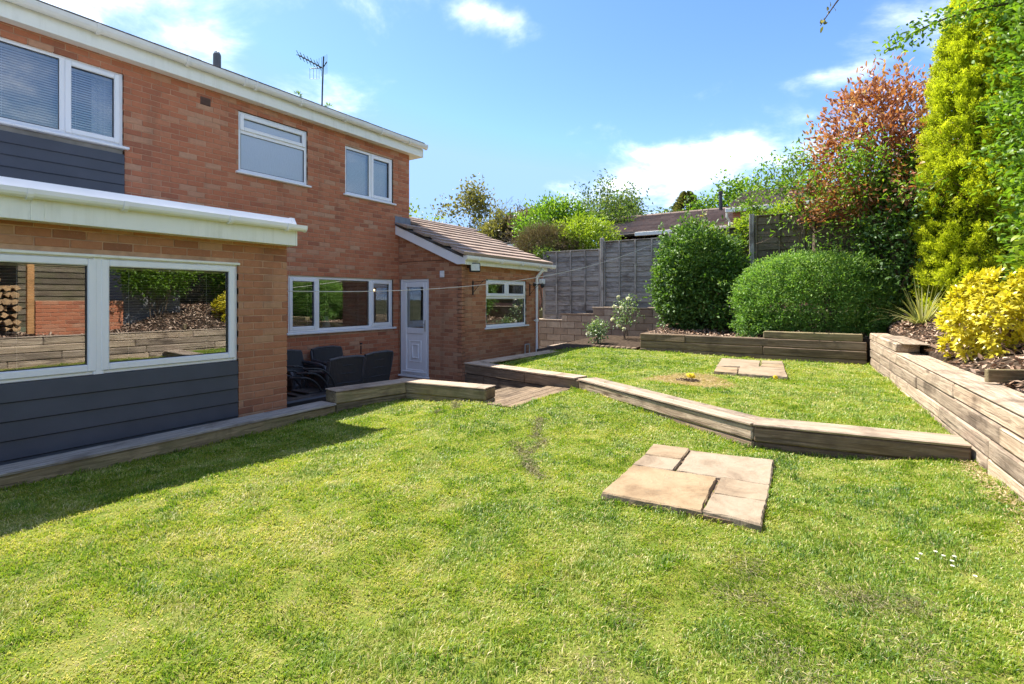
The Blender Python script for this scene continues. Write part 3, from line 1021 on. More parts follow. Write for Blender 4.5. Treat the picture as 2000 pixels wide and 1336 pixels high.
def window(x0, x1, z0, z1, Y, lights, glass='glass', sill=0.03, blinds=None, frame=0.05, setb=0.025, sillmat='upvc', frost=False):
    """lights: (x0,x1,z0,z1,opening)"""
    mb = MB()
    y0, y1 = Y + setb, Y + setb + 0.065
    bars(mb, x0, x1, z0 + (sill if sill else 0), z1, frame, y0, y1)
    xs = sorted({l[0] for l in lights} | {l[1] for l in lights})
    done = set()
    for l in lights:
        for q in lights:
            if abs(l[1] - q[0]) < 1e-6 and l is not q:
                za, zb = max(l[2], q[2]), min(l[3], q[3])
                if zb > za and (round(l[1], 3), round(za, 3)) not in done:
                    done.add((round(l[1], 3), round(za, 3)))
                    mb.box(l[1] - 0.035, l[1] + 0.035, y0 + 0.001, y1 - 0.001, max(za, z0 + frame + (sill or 0)), min(zb, z1 - frame), 0.005)
            if abs(l[3] - q[2]) < 1e-6 and l is not q and ('h', round(l[3], 3)) not in done:
                done.add(('h', round(l[3], 3)))
                mb.box(x0 + frame, x1 - frame, y0 + 0.002, y1 - 0.002, l[3] - 0.035, l[3] + 0.035, 0.005)
    w = put('window', mb, M['upvc'], house)
    for (a, b, c, d, op) in lights:
        il = frame if abs(a - x0) < 1e-6 else 0.03
        ir = frame if abs(b - x1) < 1e-6 else 0.03
        ib = frame + (sill or 0) if abs(c - z0) < 1e-6 else 0.03
        it = frame if abs(d - z1) < 1e-6 else 0.03
        a2, b2, c2, d2 = a + il, b - ir, c + ib, d - it
        if op:
            s = MB()
            bars(s, a2 - 0.016, b2 + 0.016, c2 - 0.016, d2 + 0.016, 0.062, y0 - 0.018, y0 + 0.03, 0.008)
            put('sash', s, M['upvc'], w)
            a2, b2, c2, d2 = a2 + 0.045, b2 - 0.045, c2 + 0.045, d2 - 0.045
        p = MB()
        p.add([(a2, y0 + 0.022, c2), (b2, y0 + 0.022, c2), (b2, y0 + 0.022, d2), (a2, y0 + 0.022, d2)], [(0, 1, 2, 3)])
        put('pane', p, M[glass], w)
        gk = MB()
        bars(gk, a2, b2, c2, d2, 0.007, y0 + 0.008, y0 + 0.02, 0)
        put('gasket', gk, M['black'], w)
        if blinds:
            blind(w, a2 - 0.01, b2 + 0.01, c2 - 0.005, d2 + 0.005, Y + setb + 0.10, mat=blinds[0], tilt=blinds[1], pitch=blinds[2])
    if sill:
        s = MB()
        s.box(x0 - 0.05, x1 + 0.05, Y - 0.055, Y + 0.10, z0 - 0.006, z0 + sill - 0.002, 0.008)
        put('sill', s, M[sillmat], w)
    return w


# upper storey
window(-0.6, 2.79, 3.17, 4.14, YM, [(-0.6, 2.19, 3.17, 4.14, False), (2.19, 2.79, 3.17, 4.14, True)], 'glass_up', 0.03, ('slat_w', 0.45, 0.030))
window(4.27, 5.47, 3.17, 4.13, YM, [(4.27, 5.47, 3.17, 3.83, False), (4.27, 5.47, 3.83, 4.13, True)], 'frost', 0.03)
wsm = window(6.26, 7.46, 3.17, 4.10, YM, [(6.26, 6.88, 3.17, 4.10, False), (6.88, 7.46, 3.17, 4.10, True)], 'glass_up', 0.03, ('slat_w', 1.0, 0.024))
mb = MB()
mb.box(6.98, 7.36, YM + 0.0, YM + 0.012, 4.055, 4.075, 0.004)
put('trickle_vent', mb, M['upvc'], wsm)
# kitchen
wk = window(5.10, 7.46, 0.65, 1.645, YM, [(5.10, 5.69, 0.65, 1.645, True), (5.69, 6.88, 0.65, 1.645, False), (6.88, 7.46, 0.65, 1.645, True)], 'glass', 0.035, ('slat', 0.30, 0.026))
# porch
window(8.40, 9.97, 0.64, 1.655, YP, [(8.40, 9.97, 0.64, 1.29, False), (8.40, 9.185, 1.29, 1.655, True), (9.185, 9.97, 1.29, 1.655, True)], 'glass', 0.03, ('slat', 0.30, 0.026))
# big ground floor window of the clad extension
we = window(-0.8, 2.965, 0.60, 1.625, YE, [(-0.8, 1.76, 0.60, 1.625, True), (1.76, 2.965, 0.60, 1.625, True)], 'glass', 0, ('slat', 0.08, 0.024), 0.045)
mb = MB()
mb.box(1.722, 1.798, YE + 0.012, YE + 0.024, 0.60, 1.61, 0.004)
put('mullion_cover', mb, M['upvc'], we)
mb = MB()
mb.box(-0.82, 2.98, YE - 0.012, YE + 0.03, 1.607, 1.632, 0.004)
put('head_trim', mb, M['cream'], we)

# rooms behind the glass
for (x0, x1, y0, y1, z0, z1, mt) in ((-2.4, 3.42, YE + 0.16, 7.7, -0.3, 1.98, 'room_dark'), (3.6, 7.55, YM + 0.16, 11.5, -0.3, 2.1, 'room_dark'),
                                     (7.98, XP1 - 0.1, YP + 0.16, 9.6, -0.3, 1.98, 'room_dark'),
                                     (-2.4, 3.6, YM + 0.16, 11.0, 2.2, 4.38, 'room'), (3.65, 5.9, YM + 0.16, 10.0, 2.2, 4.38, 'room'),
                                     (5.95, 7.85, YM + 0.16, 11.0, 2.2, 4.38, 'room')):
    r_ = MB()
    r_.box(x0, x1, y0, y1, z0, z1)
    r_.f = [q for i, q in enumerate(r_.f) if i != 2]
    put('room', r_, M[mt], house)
mb = MB()
for i in range(9):
    xx = 2.55 + 0.028 * i
    mb.tube([(xx, YM + 0.24 + 0.02 * math.sin(i * 2.4), 3.2), (xx, YM + 0.24 + 0.02 * math.sin(i * 2.4), 4.12)], 0.02, 6)
put('curtain', mb, M['curtain'], house)
# white jug and lit pendant bulb in the kitchen
mb = MB()
mb.lathe([(0.0, 0), (0.055, 0), (0.075, 0.06), (0.06, 0.14), (0.04, 0.19), (0.055, 0.23)], (6.05, 8.02, 0.70), 14)
jug = put('jug', mb, M['white_plastic'], None)
tag(jug, 'white jug on the inside sill of the wide kitchen window', 'jug')
mb = MB()
mb.lathe([(0.0, -0.032), (0.022, -0.022), (0.032, 0.0), (0.022, 0.022), (0.0, 0.032)], (7.42, 8.28, 1.43), 10)
mb2 = MB()
mb2.tube([(7.42, 8.28, 1.46), (7.42, 8.28, 2.09)], 0.005, 5)
pl = put('pendant_lamp', mb2, M['black'], None)
tag(pl, 'small lit pendant bulb glowing inside the right end of the kitchen window', 'lamp')
put('bulb', mb, M['bulb'], pl, smooth=True)

# ---- cladding
def clad(x0, x1, z0, z1, Y, pitch, n0=0):
    z = z1
    while z > z0 + 0.02:
        b = MB()
        zb = max(z - pitch, z0)
        b.add([(x0, Y - 0.004, z), (x1, Y - 0.004, z), (x1, Y - 0.019, zb + 0.010), (x0, Y - 0.019, zb + 0.010),
               (x0, Y - 0.004, zb), (x1, Y - 0.004, zb), (x0, Y + 0.03, z), (x1, Y + 0.03, z), (x0, Y + 0.03, zb), (x1, Y + 0.03, zb)],
              [(0, 3, 2, 1), (3, 4, 5, 2), (0, 1, 7, 6), (4, 8, 9, 5), (1, 2, 5, 9, 7), (0, 6, 8, 4, 3)])
        put('cladding_board', b, M['clad'], house)
        z -= pitch


clad(-0.8, 2.955, -0.42, 0.597, YE, 0.147)
clad(-2.4, 2.795, 2.02, 3.10, YM, 0.132)
mb = MB()
mb.box(-2.5, 2.79, YM + 0.02, YM + 0.09, 3.095, 3.165, 0.01)
put('mortar_bed', mb, M['patio'], house)
# backing behind the clad panel of the extension
mb = MB()
mb.add([(-0.8, YE + 0.05, -0.45), (2.97, YE + 0.05, -0.45), (2.97, YE + 0.05, 0.6), (-0.8, YE + 0.05, 0.6)], [(0, 1, 2, 3)])
mb.add([(-2.5, YM + 0.05, 2.0), (2.8, YM + 0.05, 2.0), (2.8, YM + 0.05, 3.16), (-2.5, YM + 0.05, 3.16)], [(0, 1, 2, 3)])
put('backing', mb, M['black'], house)


# ---- eaves, gutters and roofs
def gutter(parent, x0, x1, yb, zt, r, mat, brackets, dp=1.8):
    mb = MB()
    arc = lambda q, k: (-r + q * math.cos(math.pi * k / 8), -dp * q * math.sin(math.pi * k / 8) ** 0.7)
    prof = [arc(r, k) for k in range(9)] + [arc(r - 0.008, 8 - k) for k in range(9)]
    mb.prism([(yb + p[0], zt + p[1]) for p in prof], 'x', x0, x1)
    for xe in (x0, x1):
        pe = [(yb + arc(r + 0.004, k)[0], zt + arc(r + 0.004, k)[1]) for k in range(9)]
        mb.prism(pe, 'x', xe - 0.004, xe + 0.004)
    gt = put('gutter', mb, M[mat], parent)
    for bx in brackets:
        b = MB()
        pe = [(yb + arc(r + 0.011, k)[0], zt + arc(r + 0.011, k)[1]) for k in range(9)]
        pi = [(yb + arc(r, k)[0], zt + arc(r, k)[1]) for k in range(9)]
        b.prism(pe + list(reversed(pi)), 'x', bx - 0.018, bx + 0.018)
        put('bracket', b, M[mat], gt)
    return gt


# main house
mb = MB()
mb.box(-2.6, 8.17, 7.60, 7.622, 4.29, 4.47, 0.003)
put('fascia', mb, M['cream'], house)
mb = MB()
mb.box(-2.6, 8.17, 7.624, 7.76, 4.292, 4.302)
mb.box(8.172, 8.195, 7.60, 11.5, 4.29, 4.46, 0.003)
mb.box(7.93, 8.17, 7.765, 11.5, 4.292, 4.302)
put('soffit', mb, M['cream'], house)
gutter(house, -2.6, 8.22, 7.598, 4.548, 0.054, 'gutter', [0.2, 1.35, 2.45, 3.45, 4.25, 4.42, 5.2, 6.1, 6.95, 7.7])
mb = MB()
for (ya, za, yb_, zb_) in ((7.555, 4.55, 11.2, 5.75), (14.9, 4.55, 11.25, 5.75)):
    mb.add([(-2.7, ya, za), (8.2, ya, za), (8.2, yb_, zb_), (-2.7, yb_, zb_)], [(0, 1, 2, 3)])
    mb.add([(-2.7, ya, za - 0.03), (8.2, ya, za - 0.03), (8.2, yb_, zb_ - 0.05), (-2.7, yb_, zb_ - 0.05)], [(3, 2, 1, 0)])
roof = put('roof', mb, M['tile_dark'], house)
t = MB()
t.box(-0.149, 0.149, 0.0, 0.40, -0.012, 0.012, 0.004)
tme = t.mesh('roof_tile')
tme.materials.append(M['tile_dark'])
pitch = math.atan2(1.2, 3.65)
for k in range(36):
    m4 = Matrix.Translation((-2.55 + 0.302 * k, 7.535, 4.572 + random.uniform(-0.003, 0.003))) @ Matrix.Rotation(pitch, 4, 'X')
    put('roof_tile', tme, None, roof, m4=m4)
# flue terminal on the roof
mb = MB()
mb.lathe([(0.0, 0), (0.062, 0), (0.062, 0.62), (0.056, 0.64), (0.0, 0.64)], (4.592, 9.0, 4.80), 14)
fl = put('flue', mb, M['dark_metal'], house, smooth=False)
mb = MB()
for k in range(6):
    w = math.pi * k / 6
    mb.tube([(4.592 + 0.05 * math.cos(w + a) * math.cos(q), 9.0 + 0.05 * math.sin(w) * math.cos(q), 5.435 + 0.05 * math.sin(q))
             for a in (0,) for q in [math.pi * j / 6 for j in range(7)]], 0.004, 4)
put('flue_cage', mb, M['galv'], fl)
# clad extension: fascia, flat roof trim, gutter
mb = MB()
mb.box(-2.6, 3.515, 5.20, 5.222, 1.85, 2.06, 0.003)
mb.box(3.517, 3.54, 5.20, 7.74, 1.85, 2.06, 0.003)
put('fascia', mb, M['cream'], house)
mb = MB()
mb.box(-2.6, 3.51, 5.224, 5.39, 1.853, 1.863)
put('soffit', mb, M['cream'], house)
mb = MB()
mb.box(1.27, 1.35, 5.193, 5.201, 1.85, 2.06, 0.002)
put('joint_cover', mb, M['cream'], house)
mb = MB()
mb.prism([(5.21, 2.075), (5.27, 2.165), (5.32, 2.165), (5.36, 2.10), (7.74, 2.16), (7.74, 2.05), (5.21, 2.05)], 'x', -2.6, 3.52)
put('flat_roof', mb, M['gutter_w'], house)
mb = MB()
mb.prism([(5.205, 2.07), (5.265, 2.172), (5.33, 2.172), (5.4, 2.05), (5.21, 2.05)], 'x', 3.50, 3.545)
put('roof_end_trim', mb, M['gutter_w'], house)
gutter(house, -2.6, 3.60, 5.198, 2.078, 0.046, 'gutter_w', [0.3, 1.25, 1.86, 2.75, 3.38], 1.45)

# porch roof: tiles laid in rows
RY0, RZ0, RY1, RZ1 = 5.88, 2.075, 8.30, 3.065
sl = math.atan2(RZ1 - RZ0, RY1 - RY0)
RX0, RX1 = 7.50, 10.92
mb = MB()
mb.prism([(RY0 + 0.02, RZ0 - 0.035), (RY1, RZ1 - 0.04), (10.75, 2.08), (10.7, 2.05), (RY1, RZ1 - 0.075), (RY0 + 0.04, RZ0 - 0.07)], 'x', 7.94, RX1)
mb.prism([(RY0 + 0.02, RZ0 - 0.035), (7.74, 2.80), (7.74, 2.77), (RY0 + 0.04, RZ0 - 0.07)], 'x', RX0 + 0.01, 7.94)
proof = put('porch_roof', mb, M['tile_dark'], house)
rows = 10
slope_len = math.hypot(RY1 - RY0, RZ1 - RZ0)
gauge = slope_len / rows
nt_ = 11
tw = (RX1 - RX0) / nt_
tms = []
for q in range(3):
    t = MB()
    h = tw / 2 - 0.0015
    th = 0.052
    t.add([(-h, 0, -0.006), (h, 0, -0.006), (h, gauge + 0.07, -0.006), (-h, gauge + 0.07, -0.006),
           (-h, 0.004, th - 0.004), (h, 0.004, th - 0.004), (h, 0.014, th), (-h, 0.014, th), (h, gauge + 0.07, 0.012), (-h, gauge + 0.07, 0.012)],
          [(3, 2, 1, 0), (0, 1, 5, 4), (4, 5, 6, 7), (7, 6, 8, 9), (1, 2, 8, 6, 5), (0, 4, 7, 9, 3), (2, 3, 9, 8)])
    me = t.mesh('roof_tile')
    me.materials.append(M['tile'])
    tms.append(me)
for r_ in range(rows):
    y = RY0 + (RY1 - RY0) * r_ / rows
    z = RZ0 + (RZ1 - RZ0) * r_ / rows
    for k in range(nt_):
        x = RX0 + tw * (k + 0.5) + (tw / 2 if r_ % 2 else 0) - tw * 0.25
        if x > RX1 - tw * 0.3:
            continue
        if y + gauge * math.cos(sl) > 7.74 and x < 7.93 + tw / 2:
            continue
        m4 = (Matrix.Translation((x, y, z + random.uniform(-0.002, 0.002))) @ Matrix.Rotation(sl, 4, 'X')
              @ Matrix.Rotation(random.uniform(-0.008, 0.008), 4, 'Z'))
        put('roof_tile', random.choice(tms), None, proof, m4=m4)
for k in range(7):   # ridge tiles
    t = MB()
    x0 = 7.95 + k * 0.43
    t.prism([(8.30 + 0.12 * math.cos(math.pi * j / 6), 3.045 + 0.075 * math.sin(math.pi * j / 6)) for j in range(7)], 'x', x0, x0 + 0.42)
    put('ridge_tile', t, M['tile'], proof)
# bargeboard, boxed eaves end, fascia, gutter
mb = MB()
mb.prism([(7.745, 2.58), (7.745, 2.755), (6.15, 2.095), (5.93, 2.04), (5.93, 1.905), (6.12, 1.905)], 'x', 7.515, 7.54)
mb.prism([(6.12, 1.906), (7.745, 2.582), (7.745, 2.592), (6.12, 1.916)], 'x', 7.541, 7.615)
put('bargeboard', mb, M['upvc'], house)
mb = MB()
mb.box(7.542, 10.72, 5.955, 5.975, 1.90, 2.05, 0.003)
put('fascia', mb, M['cream'], house)
mb = MB()
mb.box(7.542, 10.72, 5.977, 6.085, 1.902, 1.912)
put('soffit', mb, M['cream'], house)
gutter(house, 7.50, 10.98, 5.952, 2.062, 0.045, 'gutter_w', [7.9, 8.7, 9.5, 10.25, 10.85])
mb = MB()
mb.add([(7.50, 7.735, 2.80), (7.95, 7.735, 2.80), (7.95, 7.735, 2.955), (7.50, 7.735, 2.955),
        (7.50, 7.60, 2.745), (7.97, 7.60, 2.775)], [(0, 1, 2, 3), (4, 5, 1, 0)])
put('lead_flashing', mb, M['lead'], house)
# downpipe
mb = MB()
mb.tube([(10.42, 5.92, 1.98), (10.42, 5.92, 1.92), (10.36, 6.035, 1.76), (10.36, 6.04, 1.70), (10.36, 6.04, -0.45)], 0.034, 10)
dp = put('downpipe', mb, M['gutter_w'], house)
for z in (1.62, 0.75):
    b = MB()
    b.lathe([(0.036, -0.03), (0.041, -0.03), (0.041, 0.03), (0.036, 0.03)], (10.36, 6.04, z), 10)
    b.box(10.30, 10.42, 6.07, 6.084, z - 0.012, z + 0.012)
    put('pipe_clip', b, M['gutter_w'], dp)

# ---- door
mb = MB()
mb.box(XD + 0.02, XD + 0.09, 7.655, 7.72, -0.30, 1.665, 0.006)
mb.box(XD + 0.02, XD + 0.09, 6.92, 6.985, -0.30, 1.665, 0.006)
mb.box(XD + 0.02, XD + 0.09, 6.985, 7.655, 1.60, 1.665, 0.006)
mb.box(XD - 0.04, XD + 0.09, 6.90, 7.74, -0.335, -0.30, 0.006)
door = put('door', mb, M['upvc'], house)
dl = MB()
Y0, Y1 = 6.99, 7.65
xa, xb = XD + 0.015, XD + 0.06
dl.box(xa, xb, Y0, Y0 + 0.10, -0.295, 1.595, 0.008)
dl.box(xa, xb, Y1 - 0.10, Y1, -0.295, 1.595, 0.008)
dl.box(xa + 0.001, xb, Y0 + 0.10, Y1 - 0.10, 1.49, 1.595, 0.008)
dl.box(xa + 0.001, xb, Y0 + 0.10, Y1 - 0.10, 0.545, 0.665, 0.008)
dl.box(xa + 0.001, xb, Y0 + 0.10, Y1 - 0.10, -0.295, -0.18, 0.008)
dl.box(XD - 0.018, xa, Y0, Y1, -0.245, -0.215, 0.006)
put('leaf', dl, M['upvc'], door)
dp_ = MB()
dp_.box(xa + 0.022, xb - 0.01, Y0 + 0.09, Y1 - 0.09, -0.19, 0.555)
for i, (e, o_) in enumerate(((0.0, 0.014), (0.075, 0.022))):
    ya, yb_, za, zb_ = Y0 + 0.165 + e, Y1 - 0.165 - e, -0.03 + e, 0.405 - e
    w_ = 0.022
    for q in ((ya, ya + w_, za, zb_), (yb_ - w_, yb_, za, zb_), (ya + w_, yb_ - w_, za, za + w_), (ya + w_, yb_ - w_, zb_ - w_, zb_)):
        dp_.box(xa + 0.022 - o_, xa + 0.03, q[0], q[1], q[2], q[3], 0.005)
put('panel', dp_, M['upvc'], door)
p = MB()
p.add([(xa + 0.025, Y0 + 0.095, 0.66), (xa + 0.025, Y1 - 0.095, 0.66), (xa + 0.025, Y1 - 0.095, 1.495), (xa + 0.025, Y0 + 0.095, 1.495)], [(3, 2, 1, 0)])
put('pane', p, M['glass'], door)
bl = MB()
z = 0.68
while z < 1.48:
    bl.add([(XD + 0.075, Y0 + 0.1, z + 0.003), (XD + 0.075, Y1 - 0.1, z + 0.003), (XD + 0.098, Y1 - 0.1, z - 0.003), (XD + 0.098, Y0 + 0.1, z - 0.003)], [(0, 1, 2, 3)])
    z += 0.024
tag(put('blind', bl, M['slat'], door), kind='stuff')
mb = MB()
mb.box(XD + 0.12, XD + 0.6, 6.6, 7.7, -0.4, 1.8)
mb.f = [q for i, q in enumerate(mb.f) if i != 5]
put('hall', mb, M['room_dark'], house)
h = MB()
h.box(XD - 0.002, XD + 0.016, Y0 + 0.022, Y0 + 0.052, 0.60, 0.83, 0.005)
h.tube([(XD + 0.0, Y0 + 0.037, 0.74), (XD - 0.04, Y0 + 0.037, 0.74), (XD - 0.045, Y0 + 0.05, 0.74), (XD - 0.045, Y0 + 0.15, 0.742)], 0.009, 7)
put('handle', h, M['galv'], door)

# ---- small fixtures of the house walls
mb = MB()
mb.box(3.72, 3.86, YM - 0.014, YM + 0.02, 4.05, 4.16, 0.004)
for k in range(4):
    mb.box(3.735, 3.845, YM - 0.02, YM - 0.013, 4.062 + 0.024 * k, 4.074 + 0.024 * k)
put('air_brick', mb, simple('air_brick', (0.11, 0.06, 0.045), 0.8, 0.2, 20.0, 0.3), house)
mb = MB()
mb.box(XD - 0.025, XD - 0.004, 6.51, 6.62, 1.67, 1.80, 0.006)
mb.box(XD - 0.03, XD - 0.024, 6.535, 6.56, 1.69, 1.78, 0.002)
mb.box(XD - 0.03, XD - 0.024, 6.57, 6.595, 1.69, 1.78, 0.002)
put('wall_vent', mb, M['white_plastic'], house)
mb = MB()
mb.tube([(6.62, YM - 0.012, 0.36), (6.62, YM - 0.012, 0.22), (6.625, YM - 0.012, 0.20)], 0.012, 6)
mb.lathe([(0.0, 0.02), (0.02, 0.015), (0.024, 0), (0.02, -0.015), (0.0, -0.02)], (6.62, YM - 0.015, 0.40), 8)
put('tap', mb, M['black'], house)
mb = MB()
mb.tube([(7.60, YM - 0.01, 2.5), (7.602, YM - 0.01, 1.2), (7.598, YM - 0.01, 0.1), (7.60, YM - 0.01, -0.42)], 0.005, 5)
put('cable', mb, M['terracotta'], house)
mb = MB()
a = [(9.77, 6.0, -0.44), (9.77, 6.0, 0.20)] + [(9.865 - 0.095 * math.cos(math.pi * k / 8) if False else 9.77 + 0.03 - 0.03 * math.cos(math.pi * k / 16), 6.0, 0.20 + 0.03 * math.sin(math.pi * k / 16)) for k in range(1, 9)]
a += [(9.93 + 0.03 * math.sin(math.pi * k / 16), 6.0, 0.20 + 0.03 * math.cos(math.pi * k / 16)) for k in range(0, 9)] + [(9.96, 6.0, -0.44)]
mb.tube(a, 0.014, 8)
put('overflow_pipe', mb, M['galv'], house)

# ---- fixtures that hang on the walls
fl = empty('floodlight', (7.82, 6.0, 1.87), 'black square floodlight under the porch eaves at its corner', 'floodlight')
mb = MB()
mb.box(-0.105, 0.105, -0.03, 0.03, -0.085, 0.085, 0.01)
b0 = put('housing', mb, M['black'], fl, m4=Matrix.Translation((7.82, 5.93, 1.85)) @ Matrix.Rotation(R(-36), 4, 'Z') @ Matrix.Rotation(R(-10), 4, 'X'))
mb = MB()
mb.box(-0.085, 0.085, -0.036, -0.031, -0.066, 0.066, 0.003)
put('lens', mb, simple('led_lens', (0.62, 0.62, 0.52), 0.2, 0.1, 25.0, 0.02), fl, m4=Matrix.Translation((7.82, 5.93, 1.85)) @ Matrix.Rotation(R(-36), 4, 'Z') @ Matrix.Rotation(R(-10), 4, 'X'))
mb = MB()
mb.box(7.78, 7.86, 5.985, 6.084, 1.85, 1.87)
put('bracket', mb, M['black'], fl)
sc = empty('security_camera', (10.47, 6.0, 1.55), 'small security camera with white top fixed above the porch downpipe', 'camera')
mb = MB()
mb.box(10.38, 10.52, 5.90, 6.0, 1.60, 1.72, 0.012)
put('housing', mb, M['white_plastic'], sc)
mb = MB()
mb.lathe([(0.0, -0.075), (0.035, -0.06), (0.05, -0.03), (0.052, 0.0), (0.03, 0.02), (0.0, 0.02)], (10.45, 5.94, 1.58), 12)
put('lens_dome', mb, M['black'], sc, smooth=True)
mb = MB()
mb.tube([(10.30, 6.07, 1.585), (10.40, 5.98, 1.60), (10.43, 5.95, 1.605)], 0.016, 6)
mb.box(10.26, 10.34, 6.05, 6.084, 1.55, 1.62, 0.004)
put('arm', mb, M['black'], sc)
for i, (bx, lb) in enumerate(((7.95, 'black iron hanging basket bracket left of the porch window'), (10.10, 'black iron hanging basket bracket right of the porch window'))):
    bz = 1.58 if i == 0 else 1.57
    e = empty('basket_bracket', (bx, 6.08, bz), lb, 'bracket', 'basket brackets on the porch wall')
    mb = MB()
    mb.box(bx - 0.012, bx + 0.012, 6.066, 6.083, bz - 0.25, bz + 0.03)
    put('back_plate', mb, M['black'], e)
    mb = MB()
    mb.tube([(bx, 6.06, bz), (bx + 0.02, 5.78, bz + 0.02), (bx + 0.02, 5.755, bz + 0.045), (bx + 0.02, 5.735, bz + 0.03)], 0.007, 6)
    mb.tube([(bx, 6.06, bz - 0.2), (bx + 0.005, 5.98, bz - 0.11), (bx + 0.012, 5.88, bz - 0.02), (bx + 0.014, 5.84, bz + 0.012)], 0.006, 6)
    put('arm', mb, M['black'], e)
# scroll bracket at the pier, and the washing line
mb = MB()
for s, zc in ((1, 1.43), (-1, 1.375)):
    pts = []
    for k in range(15):
        w = k / 14 * 4.6
        rr = 0.030 - 0.0042 * w
        pts.append((3.58 + 0.012 * k / 14 + rr * math.cos(w), 5.60, zc + s * rr * math.sin(w)))
    mb.tube(pts, 0.005, 5)
mb.tube([(3.525, 5.60, 1.40), (3.60, 5.60, 1.405), (3.63, 5.60, 1.39)], 0.006, 5)
mb.tube([(3.53, 5.60, 1.34), (3.53, 5.60, 1.48)], 0.007, 5)
tag(put('scroll_hook', mb, M['black']), 'curled black iron hook on the corner of the brick extension', 'hook')
A, B = Vector((3.54, 5.6, 1.345)), Vector((13.15, 3.95, 2.76))
pts = []
for k in range(41):
    q = k / 40
    p = A.lerp(B, q)
    pts.append((p.x, p.y, p.z - 4 * 0.385 * q * (1 - q)))
mb = MB()
mb.tube(pts, 0.0055, 5)
tag(put('washing_line', mb, M['rope']), 'thin white washing line sagging from the house to the fence', 'rope')

# television aerial on the roof
ae = empty('aerial', (7.06, 9.5, 5.05), 'television aerial on a thin pole above the roof', 'aerial')
mb = MB()
mb.tube([(7.05, 9.5, 4.95), (7.07, 9.5, 5.8), (7.10, 9.5, 6.52)], 0.016, 6)
put('mast', mb, M['black'], ae)
def ap(u, z):          # the aerial lies in an upright plane turned towards the garden
    return Vector((7.08 + 0.545 * u, 9.5 - 0.8384 * u, z))


mb = MB()
mb.tube([ap(-0.52, 6.54), ap(0.0, 6.26), ap(0.09, 6.40)], 0.013, 5)
put('boom', mb, M['black'], ae)
mb = MB()
for k in range(7):
    q = k / 7
    c = ap(-0.52, 6.54).lerp(ap(0, 6.26), q)
    for sg in (-1, 1):
        mb.tube([c + Vector((0.10, 0.065, 0.045 * sg)), c, c + Vector((-0.10, -0.065, 0.045 * sg))], 0.007, 4)
put('director', mb, M['black'], ae)
mb = MB()
mb.tube([ap(-0.28, 6.25), ap(0, 6.27)], 0.009, 4)
for u, z0, z1 in ((-0.28, 6.03, 6.25), (-0.20, 6.03, 6.27), (-0.13, 6.03, 6.45), (-0.08, 6.03, 6.48), (-0.03, 6.08, 6.5), (0.05, 6.12, 6.54), (0.09, 6.14, 6.56)):
    mb.tube([ap(u, z0), ap(u, z1)], 0.0045, 4)
mb.tube([ap(-0.28, 6.03), ap(-0.08, 6.03)], 0.0045, 4)
put('reflector', mb, M['dark_metal'], ae)


# ------------------------------------------------------------------ timber walls
def sleeper(parent, p0, p1, z0, z1, depth, mat, inward=1, name='sleeper', bev=0.012):
    """p0->p1 is the outer face line; the timber lies to its left (inward=1) or right (-1)"""
    a, b = Vector((p0[0], p0[1], 0)), Vector((p1[0], p1[1], 0))
    d = b - a
    ln = d.length
    ang = math.atan2(d.y, d.x)
    n = Vector((-d.y, d.x, 0)).normalized() * inward
    c = (a + b) / 2 + n * (depth / 2)
    mb = MB()
    jj = random.Random(int(abs(p0[0] * 91 + p0[1] * 57 + z0 * 131) * 100))
    vs, fs = bevbox(-ln / 2 + 0.003, ln / 2 - 0.003, -depth / 2, depth / 2, -(z1 - z0) / 2 + 0.0015, (z1 - z0) / 2 - 0.0015, bev)
    vs = [(x, y + jj.uniform(-0.004, 0.004), z + jj.uniform(-0.003, 0.003)) for x, y, z in vs]
    mb.add(vs, fs)
    return put(name, mb, M[mat], parent, (c.x, c.y, (z0 + z1) / 2 ), ang)


def lerp2(a, b, t):
    return (a[0] + (b[0] - a[0]) * t, a[1] + (b[1] - a[1]) * t)


# W1: low kerb wall between lawn and patio
w1 = empty('sleeper_kerb', (1.0, 4.72, 0), 'long low timber sleeper kerb in front of the grey cladding', 'garden wall')
pA, pB = (-1.6, 4.67), (3.74, 4.785)
for i, (s, e) in enumerate(((0.0, 0.42), (0.42, 1.0))):
    sleeper(w1, lerp2(pA, pB, s), lerp2(pA, pB, e), -0.07, 0.058, 0.22, 'sleeper_olive')
    sleeper(w1, lerp2(pA, pB, s), lerp2(pA, pB, e), -0.30, -0.072, 0.22, 'sleeper_olive')
    sleeper(w1, lerp2(pA, pB, s), lerp2(pA, pB, e), -0.55, -0.302, 0.22, 'sleeper_olive')
    q0, q1 = lerp2(pA, pB, s), lerp2(pA, pB, e)
    sleeper(w1, (q0[0], q0[1] - 0.012), (q1[0], q1[1] - 0.012), 0.06, 0.085, 0.255, 'capgrey', name='cap_board', bev=0.004)
# W2: raised corner seat
w2 = empty('sleeper_corner', (4.66, 4.6, 0), 'raised L shaped sleeper corner beside the timber steps', 'garden wall')
pC, pD, pE = (3.74, 4.79), (4.66, 4.60), (4.81, 3.49)
for (a_, b_) in (((3.74, 4.79), (4.655, 4.603)), ((4.628, 4.865), (4.81, 3.49))):
    sleeper(w2, a_, b_, 0.068, 0.197, 0.26, 'sleeper_olive', name='sleeper')
    sleeper(w2, a_, b_, -0.07, 0.066, 0.25, 'sleeper_olive')
    sleeper(w2, a_, b_, -0.30, -0.072, 0.25, 'sleeper_olive')
    sleeper(w2, a_, b_, -0.55, -0.302, 0.25, 'sleeper_olive')
    sleeper(w2, (a_[0], a_[1] - 0.004), (b_[0], b_[1] - 0.0), 0.199, 0.212, 0.272, 'capboard', name='cap_board', bev=0.004)
